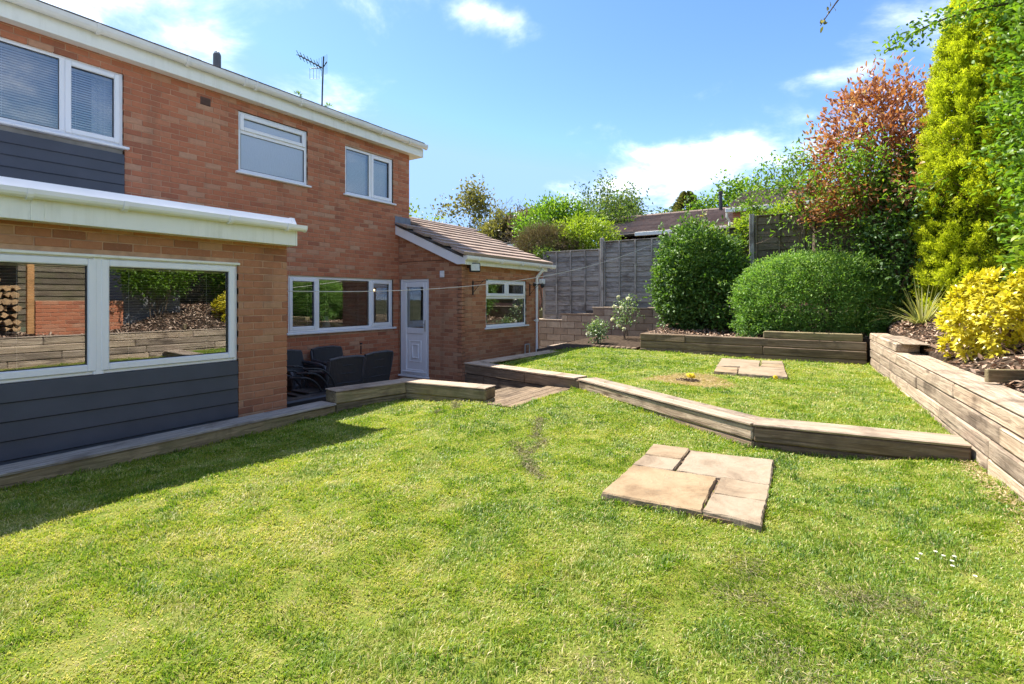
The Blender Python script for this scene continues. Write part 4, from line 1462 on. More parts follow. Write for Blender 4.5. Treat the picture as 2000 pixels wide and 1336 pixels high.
# steps of grooved deck boards
st = empty('timber_steps', (5.5, 3.3, 0), 'short flight of grooved deck board steps between lawn and patio', 'steps')
for i in range(3):
    z = 0.06 - 0.05 * i
    y0 = 3.05 + 0.37 * i
    xa_, xb_ = 4.73 + (0.38 if i else 0), 6.14 + 0.06 * i
    if i == 0:
        xa_ = 4.73
    for k in range(3):
        b = MB()
        w_ = 0.112
        nG = 5
        prof = []
        for j in range(nG):
            u0_ = -w_ / 2 + w_ * j / nG
            u1_ = -w_ / 2 + w_ * (j + 1) / nG
            prof += [(u0_ + 0.003, 0.0), (u1_ - 0.004, 0.0), (u1_ - 0.003, -0.006), (u1_ + 0.002, -0.006)]
        prof = prof[:-2]
        prof = [(-w_ / 2, -0.026)] + prof + [(w_ / 2, -0.026)]
        b.prism(list(reversed(prof)), 'x', -(xb_ - xa_) / 2, (xb_ - xa_) / 2)
        o = put('tread_board', b, M['deck'], st, ((xa_ + xb_) / 2, y0 + 0.062 + 0.123 * k, z), 0)
        fix_normals(o)
    b = MB()
    b.box(-(xb_ - xa_) / 2, (xb_ - xa_) / 2, -0.016, 0.016, -0.18, 0.18, 0.004)
    put('riser', b, M['sleeper_mid'], st, ((xa_ + xb_) / 2, y0 + 0.345, z - 0.21), 0)
    b = MB()
    b.box(-(xb_ - xa_) / 2 + 0.01, (xb_ - xa_) / 2 - 0.01, -0.02, 0.02, -0.1, 0.1, 0.004)
    put('bearer', b, M['sleeper_mid'], st, ((xa_ + xb_) / 2, y0 + 0.03, z - 0.13), 0)
# W3: stepped retaining wall by the patio
w3 = empty('sleeper_retaining_wall', (6.4, 4.1, 0), 'tall dark sleeper wall beside the steps, holding up the upper lawn', 'garden wall')
pF, pG = (6.14, 2.95), (6.62, 5.24)
cuts = [[(0, 0.42), (0.42, 1.0)], [(0, 0.80), (0.80, 1.0)], [(0, 0.5), (0.5, 1)], [(0, 0.3), (0.3, 1)]]
for i, cc in enumerate(cuts):
    zt = 0.178 - 0.15 * i
    for (s, e) in cc:
        q0, q1 = lerp2(pF, pG, s), lerp2(pF, pG, e)
        sleeper(w3, (q0[0] + (0.006 if i % 2 else 0), q0[1]), (q1[0] + (0.006 if i % 2 else 0), q1[1]), zt - 0.148, zt, 0.2, 'sleeper_shaded', -1)
sleeper(w3, (pF[0] - 0.012, pF[1] + 0.05), (pG[0] - 0.012, pG[1]), 0.18, 0.204, 0.29, 'capboard', -1, 'cap_board', 0.004)
# W4: pale angled wall
w4 = empty('sleeper_edging', (5.4, 1.8, 0), 'sunlit angled sleeper edging between the two lawns', 'garden wall')
pH, pI = (6.13, 2.94), (4.715, 0.655)
sleeper(w4, pH, pI, 0.055, 0.178, 0.2, 'sleeper', 1)
sleeper(w4, (6.14, 2.93), (4.725, 0.648), -0.10, 0.053, 0.2, 'sleeper_mid', 1)
sleeper(w4, (pH[0] - 0.01, pH[1] + 0.006), (pI[0] - 0.01, pI[1] + 0.006), 0.18, 0.205, 0.15, 'capboard', 1, 'cap_board', 0.004)
sleeper(w4, (pH[0] + 0.12, pH[1] - 0.075), (pI[0] + 0.12, pI[1] - 0.075), 0.181, 0.203, 0.14, 'capboard', 1, 'cap_board', 0.004)
# W5: shaded wall to the right
w5 = empty('sleeper_edging', (4.8, 0, 0), 'shaded straight sleeper edging running up to the tall right hand wall', 'garden wall')
pJ, pK = (4.715, 0.645), (4.875, -0.765)
sleeper(w5, pJ, pK, 0.05, 0.178, 0.2, 'sleeper_shaded', 1)
sleeper(w5, (4.73, 0.64), (4.885, -0.765), -0.10, 0.048, 0.2, 'sleeper_shaded', 1)
sleeper(w5, (pJ[0] - 0.012, pJ[1]), (pK[0] - 0.012, pK[1]), 0.18, 0.205, 0.30, 'capboard', 1, 'cap_board', 0.004)
# W6: front of the shrub bed
w6 = empty('raised_bed_wall', (10.1, 1.6, 0.17), 'dark stacked sleeper front of the shrub bed across the upper lawn', 'garden wall')
pL, pN = (10.15, 3.50), (9.98, -0.30)
for i, cc in enumerate([[(0, 0.24), (0.24, 1.0)], [(0.0, 0.6), (0.6, 1.0)], [(0, 0.23), (0.23, 1.0)]]):
    zt = 0.555 - 0.147 * i
    for k, (s, e) in enumerate(cc):
        q0, q1 = lerp2(pL, pN, s), lerp2(pL, pN, e)
        off = 0.008 * ((i + k) % 2)
        sleeper(w6, (q0[0] + off, q0[1]), (q1[0] + off, q1[1]), zt - 0.145, zt, 0.2, 'sleeper_shaded', 1)
q0, q1 = lerp2(pL, pN, 0.6), lerp2(pL, pN, 0.985)
sleeper(w6, (q0[0] + 0.02, q0[1]), (q1[0] + 0.02, q1[1]), 0.557, 0.68, 0.18, 'sleeper_olive', 1)
for i in range(3):
    zt = 0.555 - 0.147 * i
    sleeper(w6, (10.37, 3.49), (13.2, 3.80), zt - 0.145, zt, 0.2, 'sleeper_shaded', -1)
# W7: back edging of the upper lawn
w7 = empty('lawn_back_edging', (8.0, 5.1, 0.1), 'low sleeper edging along the far side of the upper lawn by the porch', 'garden wall')
for i, (a_, b_) in enumerate((((6.66, 5.22), (9.25, 5.10)), ((9.26, 5.10), (10.5, 4.75)))):
    for k in range(4 if i == 0 else 2):
        zt = 0.178 - 0.15 * k
        sleeper(w7, a_, b_, zt - 0.148, zt, 0.2, 'sleeper_olive', -1)
    if i == 0:
        sleeper(w7, (a_[0] + 0.02, a_[1] + 0.012), (b_[0], b_[1] + 0.012), 0.18, 0.204, 0.30, 'capboard', -1, 'cap_board', 0.004)
for k in range(9):    # short log edging up to the shrub bed
    q = k / 8
    b = MB()
    b.lathe([(0.0, 0.0), (0.05, 0.0), (0.05, 0.30), (0.042, 0.31), (0.0, 0.31)], (0, 0, 0), 9)
    put('edging_log', b, M['sleeper_mid'], w7, (10.36 - 0.14 * q, 4.62 - 0.98 * q, -0.06), 0)
# W8: tall wall on the right
w8 = empty('sleeper_wall', (7.0, -0.6, 0), 'tall pale weathered sleeper wall along the right side of both lawns', 'garden wall')


def wy(x):
    return -0.85 + 0.085 * (x - 4.0)


lays = [[-1.8, 0.6, 3.05, 5.42, 7.82, 10.05], [-1.8, -0.4, 2.0, 4.4, 6.75, 9.1, 10.04], [-1.8, 1.4, 3.3, 4.58, 5.85, 8.25, 10.03],
        [-1.8, 0.3, 2.6, 4.63, 7.0, 9.3, 10.02], [-1.8, 1.0, 4.0, 6.4, 8.8, 10.0]]
for i, cc in enumerate(lays):
    zt = 0.575 - 0.13 * i
    for k, (xa_, xb_) in enumerate(zip(cc, cc[1:])):
        off = random.uniform(-0.008, 0.006)
        sleeper(w8, (xa_, wy(xa_) + off), (xb_, wy(xb_) + off), zt - 0.128, zt, 0.25, 'sleeper', -1)
sleeper(w8, (-1.8, wy(-1.8)), (10.0, wy(10.0)), 0.578, 0.594, 0.28, 'capboard', -1, 'cap_board', 0.005)
sleeper(w8, (7.85, wy(7.85)), (10.05, wy(10.05)), 0.597, 0.705, 0.24, 'sleeper', -1)
sleeper(w8, (7.62, wy(7.8) - 0.06), (9.2, wy(9.3) - 0.06), 0.707, 0.722, 0.26, 'capboard', -1, 'cap_board', 0.004)
# green timber edging lying in the bed
eb = MB()
eb.box(-0.6, 0.6, -0.02, 0.02, -0.05, 0.05, 0.005)
tag(put('edging_board', eb, M['sleeper_olive'], None, (5.62, -1.45, 0.655), R(-62)), 'greenish timber board set on edge in the bark under the golden shrub', 'board')

# ------------------------------------------------------------------ paving slabs
def slab(poly, z0, z1, label, group, seed, rz=0):
    rg = random.Random(seed)
    pts = []
    n = len(poly)
    for i in range(n):
        a_, b_ = poly[i], poly[(i + 1) % n]
        seg = max(4, int(math.dist(a_, b_) / 0.045))
        for k in range(seg):
            p = lerp2(a_, b_, k / seg)
            j = 0.003
            pts.append((p[0] + rg.uniform(-j, j), p[1] + rg.uniform(-j, j)))
    area = sum(pts[i][0] * pts[(i + 1) % len(pts)][1] - pts[(i + 1) % len(pts)][0] * pts[i][1] for i in range(len(pts)))
    if area < 0:
        pts.reverse()
    cx = sum(p[0] for p in pts) / len(pts)
    cy = sum(p[1] for p in pts) / len(pts)
    n = len(pts)
    vs = []
    for s, z in ((1.0, z0), (1.012, (z0 + z1) / 2), (1.0, z1 - 0.009)):
        for p in pts:
            vs.append((cx + (p[0] - cx) * s + rg.uniform(-0.0025, 0.0025), cy + (p[1] - cy) * s + rg.uniform(-0.0025, 0.0025), z + rg.uniform(-0.003, 0.003)))
    for p in pts:
        d = math.hypot(p[0] - cx, p[1] - cy)
        k = (d - 0.009) / d
        vs.append((cx + (p[0] - cx) * k, cy + (p[1] - cy) * k, z1 + rg.uniform(-0.0015, 0.0015)))
    vs.append((cx, cy, z1 + 0.001))
    fs = []
    for L_ in range(3):
        for i in range(n):
            j = (i + 1) % n
            fs.append((L_ * n + i, L_ * n + j, (L_ + 1) * n + j, (L_ + 1) * n + i))
    for i in range(n):
        fs.append((3 * n + i, 3 * n + (i + 1) % n, 4 * n))
    mb = MB()
    mb.add([(v[0] - cx, v[1] - cy, v[2] - z0) for v in vs], fs)
    o = put('paving_slab', mb, M['slab'], None, (cx, cy, z0))
    return tag(o, label, 'paving slab', group)


def grown(poly, e=0.006):
    cx = sum(p[0] for p in poly) / len(poly)
    cy = sum(p[1] for p in poly) / len(poly)
    return [(p[0] + e * (1 if p[0] > cx else -1), p[1] + e * (1 if p[1] > cy else -1)) for p in poly]


LS = [([(4.198, 1.329), (4.229, 1.054), (3.922, 1.033), (3.897, 1.297)], 'small sandstone slab at the far left corner of the near paving square'),
      ([(3.859, 1.289), (3.88, 1.026), (3.628, 1.011), (3.591, 1.287)], 'small sandstone slab between the far left slab and the big front slab'),
      ([(4.164, 1.018), (4.27, 0.45), (3.679, 0.41), (3.639, 0.985)], 'big sandstone slab at the back right of the near paving square'),
      ([(3.579, 1.282), (3.63, 0.727), (3.019, 0.687), (2.97, 1.261)], 'big riven sandstone slab at the front left of the near paving square'),
      ([(3.66, 0.695), (3.668, 0.409), (3.379, 0.394), (3.345, 0.675)], 'small ochre tinted sandstone slab on the right of the near paving square'),
      ([(3.318, 0.677), (3.359, 0.394), (3.009, 0.379), (3.03, 0.67)], 'small sandstone slab at the front right corner of the near paving square')]
for i, (pl_, lb) in enumerate(LS):
    slab(grown(pl_), -0.03, 0.050 + 0.003 * (i % 2), lb, 'slabs of the near paving square', 40 + i)
for poly, z, lb in (([(4.24, 1.33), (4.28, 0.46), (3.02, 0.385), (2.98, 1.25)], 0.030, 'sandy bedding in the joints of the near paving square'),
                    ([(9.45, 1.74), (9.48, 0.87), (7.69, 0.65), (7.70, 1.54)], 0.205, 'sandy bedding in the joints of the far paving patch')):
    b = MB()
    b.prism([(p[0], p[1]) for p in reversed(poly)], 'z', z - 0.1, z)
    tag(put('paving_bed', b, simple('bedding_sand', (0.17, 0.115, 0.07), 0.95, 0.35, 20, 0.6), None), kind='structure')
US = [([(9.47, 1.79), (9.42, 1.185), (8.60, 1.10), (8.29, 1.64)], 'long sandstone slab at the far left of the far paving patch'),
      ([(8.23, 1.625), (8.24, 1.345), (7.678, 1.259), (7.702, 1.559)], 'small sandstone slab at the near left corner of the far paving patch'),
      ([(8.53, 1.345), (8.60, 0.758), (7.674, 0.639), (7.657, 1.235)], 'big ochre edged sandstone slab at the front of the far paving patch'),
      ([(9.445, 1.15), (9.504, 0.863), (9.13, 0.821), (9.05, 1.11)], 'small sandstone slab at the far right corner of the far paving patch'),
      ([(9.0, 1.10), (9.075, 0.81), (8.67, 0.765), (8.64, 1.07)], 'small sandstone slab on the right side of the far paving patch')]
for i, (pl_, lb) in enumerate(US):
    slab(grown(pl_), 0.14, 0.224 + 0.003 * (i % 2), lb, 'slabs of the far paving patch', 60 + i)

# ------------------------------------------------------------------ fences and block wall
XF, XG = 13.3, 12.0


def fence_panel(x, y0, y1, z0, z1, label, mat, nb=4, seed=1):
    """waney lap panel in the plane X = x, facing -X"""
    rg = random.Random(seed)
    e = empty('fence_panel', (x, (y0 + y1) / 2, z0), label, None, None, FENCE[x])
    n = int(round((z1 - z0) / 0.135))
    h = (z1 - z0) / n
    for k in range(n):
        b = MB()
        ln = abs(y1 - y0)
        zb, zt = -h / 2 - 0.02, h / 2 + 0.005
        m_ = 7
        vs, fs = [], []
        for j in range(m_):
            u = -ln / 2 + ln * j / (m_ - 1)
            wv = rg.uniform(-0.012, 0.012)
            vs += [(u, 0.014, zb + wv), (u, 0.024, zb + wv), (u, 0.004, zt), (u, -0.004, zt)]
        for j in range(m_ - 1):
            o_ = 4 * j
            for q in ((0, 3, 2, 1), ):
                pass
            for s in range(4):
                t_ = (s + 1) % 4
                fs.append((o_ + s, o_ + 4 + s, o_ + 4 + t_, o_ + t_))
        b.add(vs, fs)
        put('slat', b, M[mat], e, (x, (y0 + y1) / 2, z0 + h * (k + 0.5)), R(90))
    for j in range(nb + 1):
        yy = y0 + (y1 - y0) * j / nb
        yy = min(max(yy, min(y0, y1) + 0.022), max(y0, y1) - 0.022)
        b = MB()
        b.box(-(z1 - z0) / 2, (z1 - z0) / 2, -0.019, 0.019, -0.016, 0.016, 0.003)
        m4 = Matrix.Translation((x - 0.042, yy, (z0 + z1) / 2)) @ Matrix.Rotation(R(-90), 4, 'Y')
        put('batten', b, M['fence_post' if mat == 'fence' else mat], e, m4=m4)
    b = MB()
    b.box(-abs(y1 - y0) / 2, abs(y1 - y0) / 2, -0.035, 0.035, -0.012, 0.012, 0.003)
    put('capping', b, M['fence_post' if mat == 'fence' else mat], e, (x - 0.015, (y0 + y1) / 2, z1 + 0.014), R(90))
    return e


FENCE = {XF: empty('fence', (XF, 4.7, 0.9), 'grey weathered lap panel fence standing on the block wall', 'fence'),
         XG: empty('fence', (XG, 0, 1.2), 'greenish brown lap panel fence behind the rounded green shrub', 'fence')}
fence_panel(XF, 5.70, 7.52, 0.67, 2.62, 'shadowed grey fence panel half hidden behind the porch downpipe', 'fence', seed=1)
fence_panel(XF, 3.80, 5.58, 1.06, 2.82, 'sunlit grey fence panel above the block wall with the washing line ending on it', 'fence', seed=2)
fence_panel(XF, 1.90, 3.68, 1.16, 2.95, 'fence panel mostly hidden behind the dark evergreen shrub', 'fence_b', seed=3)
fence_panel(XG, -0.22, 1.60, 1.20, 3.00, 'greenish brown fence panel above the rounded green shrub', 'fence_b', seed=4)
fence_panel(XG, -2.15, -0.34, 1.30, 3.10, 'fence panel behind the red leaved tall shrub', 'fence_b', seed=5)
for (x, y, zt, lb) in ((XF - 0.03, 5.64, 2.94, 'tall weathered fence post left of the sunlit grey panel'), (XF - 0.03, 3.74, 2.98, 'fence post behind the dark evergreen shrub'),
                       (XG - 0.03, 1.66, 3.06, 'thick fence post at the left end of the greenish brown panel'),
                       (XG - 0.03, -0.28, 3.1, 'fence post between the two panels behind the tall shrubs')):
    b = MB()
    b.box(-1.45, 1.45, -0.048, 0.048, -0.048, 0.048, 0.008)
    m4 = Matrix.Translation((x, y, zt - 1.45)) @ Matrix.Rotation(R(-90), 4, 'Y')
    tag(put('fence_post', b, M['fence_post'], FENCE[XF if x > 12.5 else XG], m4=m4), lb)
# return fence hidden behind the shrubs
b = MB()
b.box(XG + 0.02, XF + 0.1, 1.70, 1.73, 0.4, 3.0)
tag(put('return_fence', b, M['fence_b'], None), 'short side fence closing the step in the boundary behind the shrubs', 'fence')

bw = empty('block_wall', (XF, 5.2, 0), 'stepped brown concrete block retaining wall under the grey fence', 'wall')
mb = MB()
mb.box(XF - 0.08, XF + 0.25, 1.95, 5.87, -0.5, 0.98)
mb.box(XF - 0.08, XF + 0.25, 5.87, 6.85, -0.5, 0.80)
mb.box(XF - 0.08, XF + 0.25, 6.85, 8.6, -0.5, 0.62)
put('core', mb, M['mortar'], bw)
bm_ = {}
for k in range(8):
    z = 0.98 - 0.187 * (k + 1)
    y = 1.95 - (0.22 if k % 2 else 0)
    while y < 8.4:
        ln = 0.44
        y0_, y1_ = max(y, 1.95), y + ln
        y += 0.45
        lim = 5.87 if k == 0 else (6.85 if k == 1 else 8.4)
        y1_ = min(y1_, lim)
        if y1_ - y0_ < 0.06:
            continue
        key = round((y1_ - y0_) * 50)
        if key not in bm_:
            t = MB()
            t.box(-(y1_ - y0_) / 2, (y1_ - y0_) / 2, -0.02, 0.05, -0.0885, 0.0885, 0.006)
            me = t.mesh('block')
            me.materials.append(M['block'])
            bm_[key] = me
        put('block', bm_[key], None, bw, (XF - 0.075 + random.uniform(-0.003, 0.003), (y0_ + y1_) / 2, z + 0.0885), R(90))
for (y0_, y1_, z) in ((1.9, 5.90, 0.985), (5.85, 6.90, 0.80), (6.80, 8.4, 0.615)):
    b = MB()
    b.box(-(y1_ - y0_) / 2, (y1_ - y0_) / 2, -0.17, 0.19, 0, 0.045, 0.008)
    put('coping', b, M['block'], bw, (XF + 0.06, (y0_ + y1_) / 2, z), R(90))
for i, (yy, k) in enumerate(((5.45, 1), (4.9, 1), (4.35, -1))):   # diamond pattern ribs on the upper blocks
    b = MB()
    c_, s_ = 0.19, 0.155
    for (u0_, v0_, u1_, v1_) in ((-c_, 0, 0, s_), (0, s_, c_, 0), (c_, 0, 0, -s_), (0, -s_, -c_, 0)):
        b.tube([(XF - 0.098, yy + u0_, 0.79 + v0_), (XF - 0.098, yy + u1_, 0.79 + v1_)], 0.010, 4)
    put('diamond_rib', b, M['block'], bw)
# low planter with soil at the foot of the wall
pt = empty('stone_planter', (11.3, 5.6, -0.4), 'low block planter with sunlit soil beside the porch downpipe', 'planter')
mb = MB()
for q in ((10.75, 11.95, 5.28, 5.40), (10.75, 11.95, 5.88, 6.0), (10.75, 10.87, 5.40, 5.88), (11.83, 11.95, 5.40, 5.88)):
    mb.box(q[0], q[1], q[2], q[3], -0.45, 0.13, 0.01)
put('planter_wall', mb, M['block'], pt)
mb = MB()
mb.box(10.87, 11.83, 5.40, 5.88, -0.1, 0.10)
put('soil', mb, M['terracotta'], pt)


# ------------------------------------------------------------------ garden chairs on the patio
def armchair(x, y, rz, label):
    e = empty('garden_chair', (x, y, -0.45), label, 'chair', 'black rattan garden chairs on the patio')
    base = Matrix.Translation((x, y, -0.45)) @ Matrix.Rotation(rz, 4, 'Z')

    def part(name, mb, mat='rattan'):
        return put(name, mb, M[mat], e, m4=base)
    b = MB()
    b.box(-0.27, 0.27, -0.27, 0.24, 0.30, 0.40, 0.02)
    part('seat', b)
    b = MB()      # slightly raked, waisted back
    n = 8
    vs, fs = [], []
    for j in range(n):
        u = -0.29 + 0.58 * j / (n - 1)
        dep = 0.03 * (1 - (u / 0.29) ** 2)
        for (yy, zz) in ((0.20 + dep, 0.30), (0.30 + dep, 0.84), (0.345 + dep, 0.84), (0.26 + dep, 0.30)):
            vs.append((u, yy, zz))
    for j in range(n - 1):
        for s in range(4):
            t_ = (s + 1) % 4
            fs.append((4 * j + s, 4 * j + t_, 4 * j + 4 + t_, 4 * j + 4 + s))
    fs += [(0, 3, 2, 1), (4 * n - 4, 4 * n - 3, 4 * n - 2, 4 * n - 1)]
    b.add(vs, fs)
    part('backrest', b)
    for s in (-1, 1):
        b = MB()
        b.tube([(s * 0.30, 0.30, 0.66), (s * 0.32, 0.12, 0.645), (s * 0.32, -0.10, 0.63), (s * 0.315, -0.24, 0.60), (s * 0.31, -0.285, 0.53)], 0.03, 8)
        part('arm', b, 'chair_frame')
        b = MB()
        b.tube([(s * 0.31, -0.28, 0.55), (s * 0.30, -0.29, 0.3), (s * 0.285, -0.285, 0.0)], [0.03, 0.028, 0.022], 8)
        part('leg', b, 'chair_frame')
        b = MB()
        b.tube([(s * 0.30, 0.335, 0.82), (s * 0.305, 0.29, 0.6), (s * 0.29, 0.24, 0.3), (s * 0.285, 0.29, 0.0)], [0.026, 0.028, 0.028, 0.022], 8)
        part('leg', b, 'chair_frame')
        b = MB()
        b.box(s * 0.295 - 0.008, s * 0.295 + 0.008, -0.24, 0.25, 0.38, 0.62, 0.004)
        part('side_panel', b)
    b = MB()
    b.tube([(-0.30, 0.335, 0.83), (-0.15, 0.36, 0.855), (0.15, 0.36, 0.855), (0.30, 0.335, 0.83)], 0.022, 8)
    part('top_rail', b, 'chair_frame')
    for zz in (0.48, 0.62, 0.74):
        b = MB()
        b.tube([(-0.28, 0.26 + 0.075 * (zz - 0.3) / 0.54, zz), (0.0, 0.30 + 0.075 * (zz - 0.3) / 0.54, zz), (0.28, 0.26 + 0.075 * (zz - 0.3) / 0.54, zz)], 0.010, 6)
        part('back_rib', b, 'rattan')
    b = MB()
    b.box(-0.27, 0.27, -0.285, -0.27, 0.2, 0.31, 0.004)
    part('apron', b)
    return e


armchair(5.75, 7.28, 0.0, 'black rattan armchair with its back to the house wall under the kitchen window')
armchair(4.95, 7.25, 0.05, 'black rattan armchair at the back left, half hidden by the brick extension')
armchair(4.96, 6.42, R(178), 'black rattan armchair seen from behind, left of the two facing the house')
armchair(5.66, 6.55, R(184), 'black rattan armchair seen from behind, nearest the white door')
# stack of black tubular folding chairs next to the pier
tf = empty('folding_chairs', (4.15, 6.3, -0.45), 'stack of black tubular framed chairs beside the brick pier', 'chair')
for k in range(3):
    b = MB()
    x0 = 4.05 + 0.10 * k
    for yy in (6.05, 6.5):
        pts = [(x0 + 0.02, yy + 0.1, 0.30 - 0.05 * (2 - k))]
        for j in range(9):
            w = math.pi / 2 * j / 8
            pts.append((x0 + 0.12 + 0.33 * math.sin(w), yy - 0.02 * j / 8, 0.30 - 0.05 * (2 - k) - 0.36 * (1 - math.cos(w))))
        pts.append((x0 + 0.46, yy - 0.04, -0.44))
        b.tube(pts, 0.014, 7)
    put('tube_frame', b, M['black'], tf)
    b = MB()
    b.box(x0 + 0.05, x0 + 0.40, 6.06, 6.48, -0.10 + 0.03 * k, -0.08 + 0.03 * k, 0.005)
    put('seat', b, M['black'], tf)
b = MB()
b.box(3.75, 4.6, 5.75, 6.0, -0.44, -0.02, 0.02)
tag(put('storage_box', b, M['black'], None), 'plain black box low on the patio beside the brick pier', 'box')

# ------------------------------------------------------------------ foliage
RNG = np.random.default_rng(11)


def unit(v):
    return v / np.maximum(np.linalg.norm(v, axis=-1, keepdims=True), 1e-9)


def leaf_mesh(name, P, D, Nn, ln, wd, rnd, mat, parent=None, kind=None, rich=False, curl=0.15):
    """one lozenge leaf (2 triangles, or 4 when rich) for every point"""
    n = len(P)
    D = unit(D)
    S = unit(np.cross(D, Nn))
    U = np.cross(S, D)
    ln = np.broadcast_to(ln, (n,))[:, None]
    wd = np.broadcast_to(wd, (n,))[:, None]
    if rich:
        b = P
        m1 = P + D * ln * 0.35 + S * wd * 0.5 + U * wd * 0.22
        m2 = P + D * ln * 0.35 - S * wd * 0.5 + U * wd * 0.22
        q1 = P + D * ln * 0.75 + S * wd * 0.36 + U * wd * 0.10 - U * ln * curl * 0.3
        q2 = P + D * ln * 0.75 - S * wd * 0.36 + U * wd * 0.10 - U * ln * curl * 0.3
        t = P + D * ln - U * ln * curl
        V = np.stack([b, m1, q1, t, q2, m2], 1).reshape(-1, 3)
        i = np.arange(n)[:, None] * 6
        F = np.concatenate([i + np.array([[0, 1, 5]]), i + np.array([[1, 2, 4]]), i + np.array([[1, 4, 5]]), i + np.array([[2, 3, 4]])], 1).reshape(-1, 3)
        k = 6
    else:
        m1 = P + D * ln * 0.45 + S * wd * 0.5 + U * wd * 0.2
        m2 = P + D * ln * 0.45 - S * wd * 0.5 + U * wd * 0.2
        t = P + D * ln - U * ln * curl
        V = np.stack([P, m1, t, m2], 1).reshape(-1, 3)
        i = np.arange(n)[:, None] * 4
        F = np.concatenate([i + np.array([[0, 1, 2]]), i + np.array([[0, 2, 3]])], 1).reshape(-1, 3)
        k = 4
    return tri_mesh(name, V, F, np.repeat(rnd, k), mat, parent, kind)


def tri_mesh(name, V, F, rnd, mat, parent=None, kind=None):
    me = bpy.data.meshes.new(name)
    me.vertices.add(len(V))
    me.vertices.foreach_set('co', V.astype(np.float32).ravel())
    me.loops.add(F.size)
    me.loops.foreach_set('vertex_index', F.astype(np.int32).ravel())
    me.polygons.add(len(F))
    me.polygons.foreach_set('loop_start', np.arange(0, F.size, 3, dtype=np.int32))
    at = me.attributes.new('rnd', 'FLOAT', 'POINT')
    at.data.foreach_set('value', rnd.astype(np.float32))
    me.update(calc_edges=True)
    me.materials.append(mat)
    o = bpy.data.objects.new(name, me)
    link(o, parent, Matrix.Identity(4))
    if kind:
        o['kind'] = kind
    return o


def lumps(dirs, seed, n=9, amp=0.25, sharp=6.0):
    g = np.random.default_rng(seed)
    c = unit(g.normal(size=(n, 3)))
    a = g.uniform(-amp, amp, n)
    return 1 + (np.exp(sharp * (dirs @ c.T - 1)) * a).sum(1)


def shrub(name, label, cat, center, radii, nclump, per, leaf, width, mat, seed, base=None, amp=0.3, up=0.35, spread=0.10,
          group=None, rich=False, rmin=0.55, stems=7, zcut=None, toptone=0.25, stem_r=0.014, extra=None, curl=0.15, sharp=6.0, tone_shift=0.0, stray=0.05):
    g = np.random.default_rng(seed)
    c = np.array(center, float)
    rad = np.array(radii, float)
    d = unit(g.normal(size=(nclump, 3)))
    lm = lumps(d, seed + 1, 14, amp, sharp)
    r = (1 - (1 - rmin) * g.random(nclump) ** 2.2) * lm
    st_ = g.random(nclump) < stray
    r = np.where(st_, lm * g.uniform(1.02, 1.22, nclump), r)
    pc = c + d * rad * r[:, None]
    if zcut is not None:
        k = pc[:, 2] > zcut
        pc, d, r = pc[k], d[k], r[k]
    n = len(pc) * per
    ci = np.repeat(np.arange(len(pc)), per)
    dirs = unit(d[ci] * 0.8 + g.normal(size=(n, 3)) * 0.75 + np.array([0, 0, up]))
    P = pc[ci] + g.normal(size=(n, 3)) * spread * 0.45 + dirs * (spread * 0.4 * g.random(n))[:, None]
    nn = unit(g.normal(size=(n, 3)) * 0.6 + d[ci] * 0.5 + np.array([0, 0, 0.8]))
    hgt = (P[:, 2] - (c[2] - rad[2])) / (2 * rad[2])
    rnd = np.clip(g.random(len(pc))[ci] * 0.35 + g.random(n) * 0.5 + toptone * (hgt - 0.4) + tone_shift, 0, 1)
    ln = leaf * g.uniform(0.65, 1.2, n)
    wd = width * g.uniform(0.7, 1.15, n)
    bz = base if base is not None else c[2] - rad[2]
    root = empty(name, (c[0], c[1], bz), label, cat, group)
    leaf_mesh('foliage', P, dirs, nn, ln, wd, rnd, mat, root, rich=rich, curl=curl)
    if stems:
        mb = MB()
        for s in range(stems):
            a_ = g.uniform(0, 2 * math.pi)
            q = unit(g.normal(size=3) * np.array([1, 1, 0.3]))
            e1 = c + q * rad * 0.75
            e1[2] = c[2] + rad[2] * g.uniform(0.0, 0.6)
            b0 = np.array([c[0] + 0.12 * rad[0] * math.cos(a_), c[1] + 0.12 * rad[1] * math.sin(a_), bz - 0.05])
            md = (b0 + e1) / 2 + g.normal(size=3) * 0.05 + np.array([0, 0, 0.1])
            md[:2] = b0[:2] * 0.6 + e1[:2] * 0.4
            mb.tube([tuple(b0), tuple(md), tuple(e1)], [stem_r, stem_r * 0.8, stem_r * 0.3], 5)
        put('stems', mb, M['bark'], root)
    return root


def grow(mb, tips, p, d, ln, r, depth, g, bend=0.25, fork=(2, 3), shrink=0.72, upb=0.15, ang=0.55, minr=0.004):
    n = 4
    pts = [p.copy()]
    rs = [r]
    dd = d.copy()
    for k in range(n):
        dd = dd + g.normal(size=3) * bend * 0.35 + np.array([0, 0, upb * 0.25])
        dd = dd / np.linalg.norm(dd)
        p = p + dd * ln / n
        pts.append(p.copy())
        rs.append(max(minr, r * (1 - 0.45 * (k + 1) / n)))
        if depth <= 1:
            tips.append((p.copy(), dd.copy()))
    mb.tube([tuple(q) for q in pts], rs, 6 if r > 0.03 else 4, cap=False)
    if depth == 0:
        return
    for k in range(g.integers(fork[0], fork[1] + 1)):
        nd_ = dd + g.normal(size=3) * ang + np.array([0, 0, upb])
        nd_ = nd_ / np.linalg.norm(nd_)
        i = g.integers(2, n + 1)
        grow(mb, tips, np.array(pts[i]), nd_, ln * shrink * g.uniform(0.8, 1.15), rs[i] * 0.72, depth - 1, g, bend, fork, shrink, upb, ang, minr)


